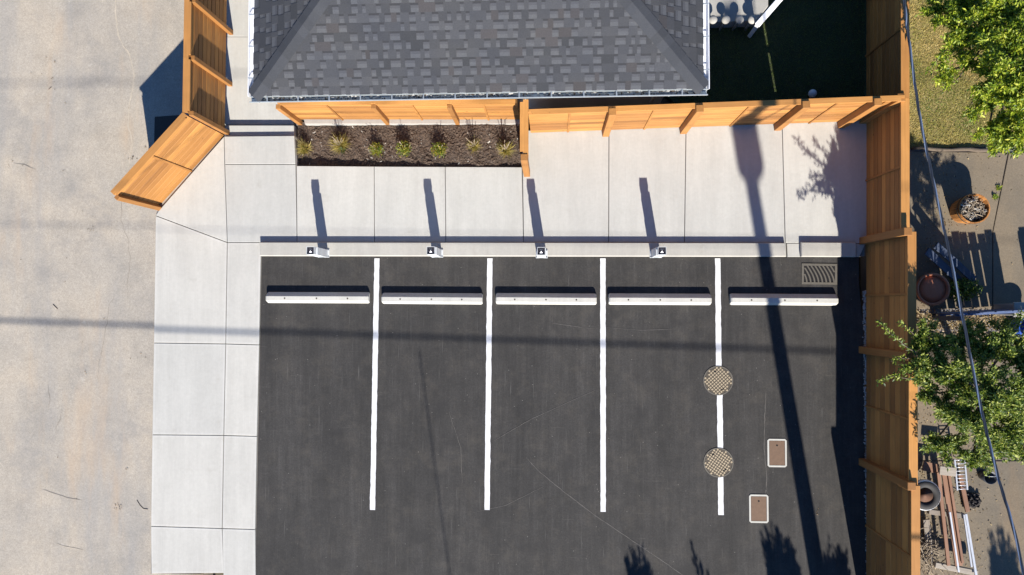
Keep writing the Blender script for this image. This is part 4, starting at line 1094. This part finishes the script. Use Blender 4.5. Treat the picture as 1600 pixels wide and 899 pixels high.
# crumpled dark cloth
bm = bmesh.new(); n = 14; gr = []
for i in range(n + 1):
    row = []
    for j in range(n + 1):
        u, v = i / n - 0.5, j / n - 0.5
        rr_ = math.hypot(u, v)
        row.append(bm.verts.new((u * 0.36 + random.gauss(0, 0.012), v * 0.3 + random.gauss(0, 0.012), max(0.01, 0.13 * (1 - rr_ * 1.5) + 0.05 * math.sin(u * 17) * math.cos(v * 13) + random.gauss(0, 0.012)))))
    gr.append(row)
for i in range(n):
    for j in range(n): bm.faces.new((gr[i][j], gr[i + 1][j], gr[i + 1][j + 1], gr[i][j + 1]))
p = U(1516, 781, 0.0); tag(link('dark_cloth', mesh_from(bm), M['rag'], None, (p.x, p.y, 0.012)), 'crumpled dark cloth on the concrete beside the timber pile', 'cloth')
# brush pile
p = U(1442, 868, 0.1); bm = bmesh.new()
for k in range(60):
    c = Vector((random.gauss(0, 0.10), random.gauss(0, 0.28), random.uniform(0.02, 0.25))); dd = rdir(-0.3, 0.6); l = random.uniform(0.15, 0.45)
    tube_bm(bm, [c - dd * l / 2, c + rdir() * 0.02, c + dd * l / 2], [0.012, 0.009, 0.005], 5)
tag(link('brush_pile', mesh_from(bm), M['twig'], None, (p.x + 0.12, p.y, 0.02)), 'heap of dry branches against the back of fence', 'branches')
# strip of pale gravel at the fence foot
def flat(p): return 0.0
gv = []
bm = bmesh.new()
for _ in range(900):
    y = random.uniform(455, 900); x = 1350.5 + (y - 460) * 0.012 + random.gauss(0, 1.3)
    p = U(x, y); r = random.uniform(0.006, 0.017)
    m4 = Matrix.Translation((p.x, p.y, 0.004 + r * 0.4)) @ Matrix.Rotation(random.uniform(0, 6.28), 4, 'Z') @ Matrix.Rotation(random.uniform(0, 1), 4, 'X')
    bm_box(bm, -r, r, -r * 0.8, r * 0.8, -r * 0.6, r * 0.6, 0, m4)
tag(link('gravel', mesh_from(bm), M['gravel']), 'pale gravel along the foot of the right fence', 'gravel', kind='stuff')
# bits of litter on the alley
def twig_obj(pxs, z, r, lb):
    pts = [U(x, y, z + r) for x, y in pxs]; tag(link('twig', tube_mesh(pts, r, 5), M['bark']), lb, 'twig')
twig_obj([(83, 476), (90, 483)], -0.02, 0.007, 'short dark twig on the alley above the wire shadow')
twig_obj([(214, 782), (219, 790), (224, 795), (231, 796)], -0.02, 0.006, 'bent dark twig on the alley beside the sidewalk')
twig_obj([(76, 140), (80, 136)], -0.02, 0.007, 'short twig on the alley surface near the left fence shadow')
it = []
for (x, y, n, s) in ((184, 793, 14, 3), (18, 254, 5, 4), (38, 257, 4, 3), (140, 360, 8, 5), (205, 247, 8, 4), (232, 232, 8, 3), (84, 97, 3, 1), (82, 124, 3, 2), (102, 162, 2, 1), (198, 733, 2, 1), (1276, 800, 10, 2.5), (100, 400, 12, 60), (120, 600, 14, 70), (60, 200, 12, 60)):
    for _ in range(n):
        p = U(random.gauss(x, s), random.gauss(y, s)); p.z = (-0.014 if x < 400 else 0.004) + random.uniform(0, 0.01)
        it.append((p, rdir(-0.1, 0.2), rdir(0.6, 1), random.uniform(0.02, 0.05), random.uniform(0.012, 0.02), random.random() * 0.4))
tag(link('leaf_litter', leaves_mesh(it), M['dead_leaf']), 'scattered dead leaf scraps on alley and asphalt', 'litter', kind='stuff')

# ------------------------------------------------------------------ trees
def tree(name, label, base, clusters, leaf, mat, dens=420, lsize=0.075, group=None, sprays=(), bend=None):
    root = empty(name, base); tag(root, label, 'tree', group)
    bm = bmesh.new(); items = []
    cs = [(Vector(c[:3]) - Vector(base), c[3]) for c in clusters]
    top = Vector((sum(c[0].x for c in cs) / len(cs) * 0.35, sum(c[0].y for c in cs) / len(cs) * 0.35, min(c[0].z for c in cs) * 0.55))
    tube_bm(bm, [Vector((0, 0, -0.1)), top * 0.5 + Vector((0.03, 0.02, 0)), top], [0.085, 0.07, 0.055], 10)
    link('trunk', mesh_from(bm, smooth=True), M['bark'], root)
    lb_ = bmesh.new()
    def leafy(a, b, n, spread):
        d = (b - a)
        for _ in range(n):
            t = random.random() ** 0.75; c = a + d * t + rdir() * (spread * random.random())
            dd = (d.normalized() * 0.5 + rdir() * 0.9 + Vector((0, 0, 0.1))).normalized()
            nn = (rdir(0.2, 1.0) + Vector((0, 0, 0.7))).normalized()
            items.append((c, dd, nn, lsize * random.uniform(0.45, 1.45), lsize * random.uniform(0.3, 0.5), min(1, max(0, random.gauss(0.5, 0.28)))))
    for c, r in cs:
        mid = top.lerp(c, 0.55) + rdir() * 0.08 - Vector((0, 0, 0.08))
        tube_bm(lb_, [top, mid, c], [0.038, 0.026, 0.012], 7)
        nt_ = max(7, int(16 * r / 0.5)); per = int(dens * (r / 0.5) ** 2 / nt_)
        for _ in range(nt_):
            d = rdir(-0.45, 0.9); tip = c + Vector((d.x, d.y, d.z * 0.6)) * r * random.uniform(0.65, 1.45)
            st = c + (tip - c) * 0.1 + rdir() * r * 0.15
            tube_bm(lb_, [st, st.lerp(tip, 0.5) + rdir() * 0.03, tip], [0.009, 0.006, 0.003], 5)
            leafy(st, tip + rdir() * 0.03, per, 0.10)
    for pts, n in sprays:
        P_ = [Vector(q) - Vector(base) for q in pts]
        tube_bm(lb_, P_, [0.016 - 0.012 * i / (len(P_) - 1) for i in range(len(P_))], 6)
        for i in range(len(P_) - 1): leafy(P_[i], P_[i + 1], n // (len(P_) - 1), 0.07)
    link('branches', mesh_from(lb_, smooth=True), M['bark'], root)
    link('crown', leaves_mesh(items), M[mat], root)
    return root
def CL(*a): return [tuple(U(x, y, z)) + (r,) for x, y, z, r in a]
tree('leafy_tree', 'bright green leafy tree over the dry lawn at top right', tuple(U(1575, 100, 0).xy) + (0.0,), CL(
    (1500, 45, 2.9, .34), (1545, 18, 3.2, .42), (1590, 30, 3.4, .5), (1530, 68, 2.8, .30), (1570, 85, 3.3, .42), (1600, 110, 3.5, .5), (1555, 125, 2.9, .32), (1590, 160, 3.1, .42), (1575, 195, 2.7, .32), (1605, 205, 3.0, .42),
    (1510, 12, 2.8, .36), (1470, 112, 2.4, .18), (1490, 75, 2.5, .24), (1535, 160, 2.6, .24), (1545, 200, 2.5, .24), (1560, 222, 2.3, .2), (1520, 105, 2.6, .22), (1475, 20, 2.6, .28), (1630, 60, 3.4, .5), (1640, 150, 3.3, .5), (1620, -40, 3.3, .6), (1560, -50, 3.2, .6)), None, 'leaf_bright', 3900, 0.074,
    sprays=(([U(1500, 60, 2.6), U(1470, 85, 2.5), U(1452, 112, 2.4)], 70), ([U(1530, 80, 2.6), U(1495, 125, 2.4), U(1475, 140, 2.3)], 70), ([U(1580, 170, 2.6), U(1560, 205, 2.4), U(1545, 228, 2.2)], 70), ([U(1570, 130, 2.6), U(1530, 145, 2.4), U(1508, 178, 2.3)], 60)))
tree('leafy_tree', 'dark green bushy tree reaching over the right fence, below the picket fence', tuple(U(1525, 625, 0).xy) + (0.0,), CL(
    (1462, 540, 2.25, .33), (1500, 530, 2.2, .33), (1545, 548, 2.4, .38), (1590, 560, 2.4, .38), (1455, 585, 2.3, .30), (1500, 590, 2.6, .40), (1545, 605, 2.8, .42), (1595, 620, 2.6, .42), (1475, 635, 2.3, .28), (1520, 655, 2.6, .40), (1570, 665, 2.5, .38),
    (1478, 700, 2.2, .28), (1520, 712, 2.2, .28), (1460, 690, 2.1, .20), (1550, 640, 2.8, .4), (1610, 670, 2.2, .3), (1635, 590, 2.4, .45), (1430, 572, 2.3, .24), (1440, 525, 2.25, .24), (1580, 525, 2.2, .3), (1555, 700, 2.2, .25), (1590, 700, 2.0, .2), (1450, 615, 2.2, .22)), None, 'leaf_mid', 5400, 0.066,
    sprays=(([U(1450, 560, 2.35), U(1420, 545, 2.35), U(1395, 525, 2.35), U(1374, 503, 2.4)], 190), ([U(1450, 600, 2.3), U(1420, 592, 2.3), U(1395, 588, 2.3), U(1372, 597, 2.3)], 150), ([U(1450, 545, 2.3), U(1425, 520, 2.3), U(1405, 503, 2.35)], 80),
            ([U(1420, 560, 2.3), U(1405, 560, 2.3), U(1392, 565, 2.3)], 60), ([U(1540, 700, 2.2), U(1550, 725, 2.1), U(1540, 742, 2.0)], 70), ([U(1580, 690, 2.2), U(1582, 705, 2.2), U(1578, 715, 2.2)], 50)))
# upright cedars south of the lot: only the shadows of their tips reach the picture
sh = Vector((-math.sin(SUN_AZ), -math.cos(SUN_AZ))) / math.tan(SUN_EL)       # shadow shift for one metre of height
def cedar(tx, ty, h, wide, lb, shoots):
    tip = U(tx, ty); bx, by = tip.x - sh.x * h, tip.y - sh.y * h
    root = empty('cedar_tree', (bx, by, 0.0)); tag(root, lb, 'tree', 'cedars south of the parking lot')
    link('trunk', tube_mesh([(0, 0, -0.8), (0.02, 0, h * 0.4), (0, 0.02, h * 0.9)], [0.09, 0.06, 0.015], 8), M['bark'], root)
    items = []
    for k in range(shoots):
        a = random.uniform(0, 6.28); f_ = random.random(); r = wide * (1 - f_ * 0.75) * math.sqrt(random.random())
        z0 = h * (0.1 + 0.72 * f_); b0 = Vector((r * 0.7 * math.cos(a), r * 0.7 * math.sin(a), z0)); l = random.uniform(0.35, 0.6)
        if k == 0: b0 = Vector((0, 0, h - 0.5)); l = 0.5
        d = (Vector((math.cos(a) * 0.25, math.sin(a) * 0.25, 1))).normalized()
        for _ in range(60):
            t = random.random(); items.append((b0 + d * (l * t) + rdir() * 0.05 * (1 - t * 0.6), (d + rdir() * 0.5).normalized(), rdir(), random.uniform(0.06, 0.11), 0.03, random.random()))
    link('crown', leaves_mesh(items), M['leaf_cedar'], root)
cedar(992, 848, 3.4, 0.62, 'narrow cedar south of the lot, the one farthest left', 220)
cedar(1089, 855, 3.3, 0.22, 'slender cedar shoot south of the lot, second from the left', 30)
cedar(1210, 822, 3.7, 1.05, 'broad cedar south of the lot, third from the left', 520)
cedar(1300, 852, 3.4, 0.75, 'cedar south of the lot beside the utility pole', 330)
cedar(1560, 832, 3.6, 0.85, 'cedar south of the neighbouring yard, the one farthest right', 330)
south = link('south_verge', prism_mesh([(-4.8, -24), (FX, -24), (FX, -9.51), (-4.8, -9.51)], -0.6, -0.01), M['ground']); tag(south, kind='structure')

# ------------------------------------------------------------------ utility pole and wires
ZT = 8.0
tp = U(1167, 243); px_, py_ = tp.x - sh.x * ZT, tp.y - sh.y * ZT
g2 = U(1266, 830); hz_ = (g2.y - py_) / sh.y; lean = ((g2.x - sh.x * hz_) - px_) / (ZT - hz_)   # sideways lean per metre
base = Vector((px_ + lean * ZT, py_, 0))
pole = empty('utility_pole', base); tag(pole, 'timber utility pole with transformer standing south of the parking lot', 'utility pole')
def pp_(z): return Vector((-lean * z, 0, z))
link('shaft', tube_mesh([pp_(-0.5), pp_(5), pp_(10.2)], [0.185, 0.155, 0.125], 16), M['pole'], pole)
link('transformer', lathe_mesh([(0.20, -0.56), (0.275, -0.48), (0.29, -0.42), (0.29, 0.46), (0.26, 0.52), (0.10, 0.58)], 24), M['galv'], pole, pp_(ZT) + Vector((0.02, 0.10, 0.25)))
link('crossarm', box_mesh(-0.06, 0.06, -1.1, 1.1, 9.45, 9.57), M['pole'], pole, pp_(0) + Vector((-lean * 9.5, 0, 0)))
for yy_ in (-1.0, 0.0, 1.0): link('insulator', lathe_mesh([(0.03, 9.57), (0.05, 9.62), (0.03, 9.66), (0.045, 9.7), (0.02, 9.74)], 10), M['galv'], pole, (-lean * 9.5, yy_, 0))
# service drop: a twisted cable that crosses the upper right of the picture
anchor = base + pp_(7.2)
q = [U(1412, -5, 5.2), U(1420, 60, 5.2), U(1437, 180, 5.25), U(1462, 300, 5.35), U(1493, 440, 5.5), U(1529, 620, 5.7), U(1558, 740, 5.9), U(1598, 890, 6.15)]
start = q[0] + (q[0] - q[1]) * 3.0
path = [start] + q + [q[-1].lerp(anchor, 0.5) - Vector((0, 0, 0.04)), anchor]
def smooth_path(P_, k=14):
    out = []
    for i in range(len(P_) - 1):
        a, b, c, d = P_[max(0, i - 1)], P_[i], P_[i + 1], P_[min(len(P_) - 1, i + 2)]
        for j in range(k):
            t = j / k; out.append(0.5 * ((2 * b) + (-a + c) * t + (2 * a - 5 * b + 4 * c - d) * t * t + (-a + 3 * b - 3 * c + d) * t ** 3))
    out.append(P_[-1]); return out
cp = smooth_path(path, 22); svc = empty('service_cable', anchor); tag(svc, 'twisted black and silver overhead cable crossing above the right fence', 'cable')
for k, mt in enumerate(('cable', 'cable', 'cable_bare')):
    pts = [p - anchor + Vector((math.cos(i * 0.32 + k * 2.094) * 0.010, 0, math.sin(i * 0.32 + k * 2.094) * 0.010)) for i, p in enumerate(cp)]
    link('strand', tube_mesh(pts, 0.0105 if k < 2 else 0.0085, 8), M[mt], svc)
# line wires along the alley; their shadows cross the lot
def line_wire(z, shadow_left, shadow_right, r, lb):
    a, b = U(*shadow_left), U(*shadow_right)
    pa = Vector((a.x - sh.x * z, a.y - sh.y * z, z)); pb_ = Vector((b.x - sh.x * z, b.y - sh.y * z, z)); d = (pb_ - pa)
    p0_, p1_ = pa - d * 0.6, pb_ + d * 0.6
    tag(link('overhead_wire', tube_mesh([(p0_.lerp(p1_, t / 20)) - p0_ + Vector((0, 0, -0.25 * (1 - (t / 10 - 1) ** 2) * 0)) for t in range(21)], r, 8), M['cable'], None, p0_), lb, 'wire')
line_wire(6.3, (0, 503), (1330, 550), 0.025, 'thick overhead communication cable on the pole south of the lot')
ja, jb = U(655, 548), U(703, 899)
pa = Vector((ja.x - sh.x * 6.3, ja.y - sh.y * 6.3, 6.3)); pb2 = Vector((jb.x - sh.x * 6.3, jb.y - sh.y * 6.3, 6.3)); pe = pa + (pb2 - pa) * 3
tag(link('overhead_wire', tube_mesh([Vector((0, 0, 0)), (pe - pa) * 0.5 - Vector((0, 0, 0.05)), pe - pa], 0.013, 8), M['cable'], None, pa), 'thin service wire branching south from the thick overhead cable', 'wire')
line_wire(7.4, (0, 352), (1330, 372), 0.007, 'middle overhead wire on the pole south of the lot')
line_wire(9.5, (0, 132), (1330, 120), 0.012, 'topmost overhead wire on the pole crossarm south of the lot')
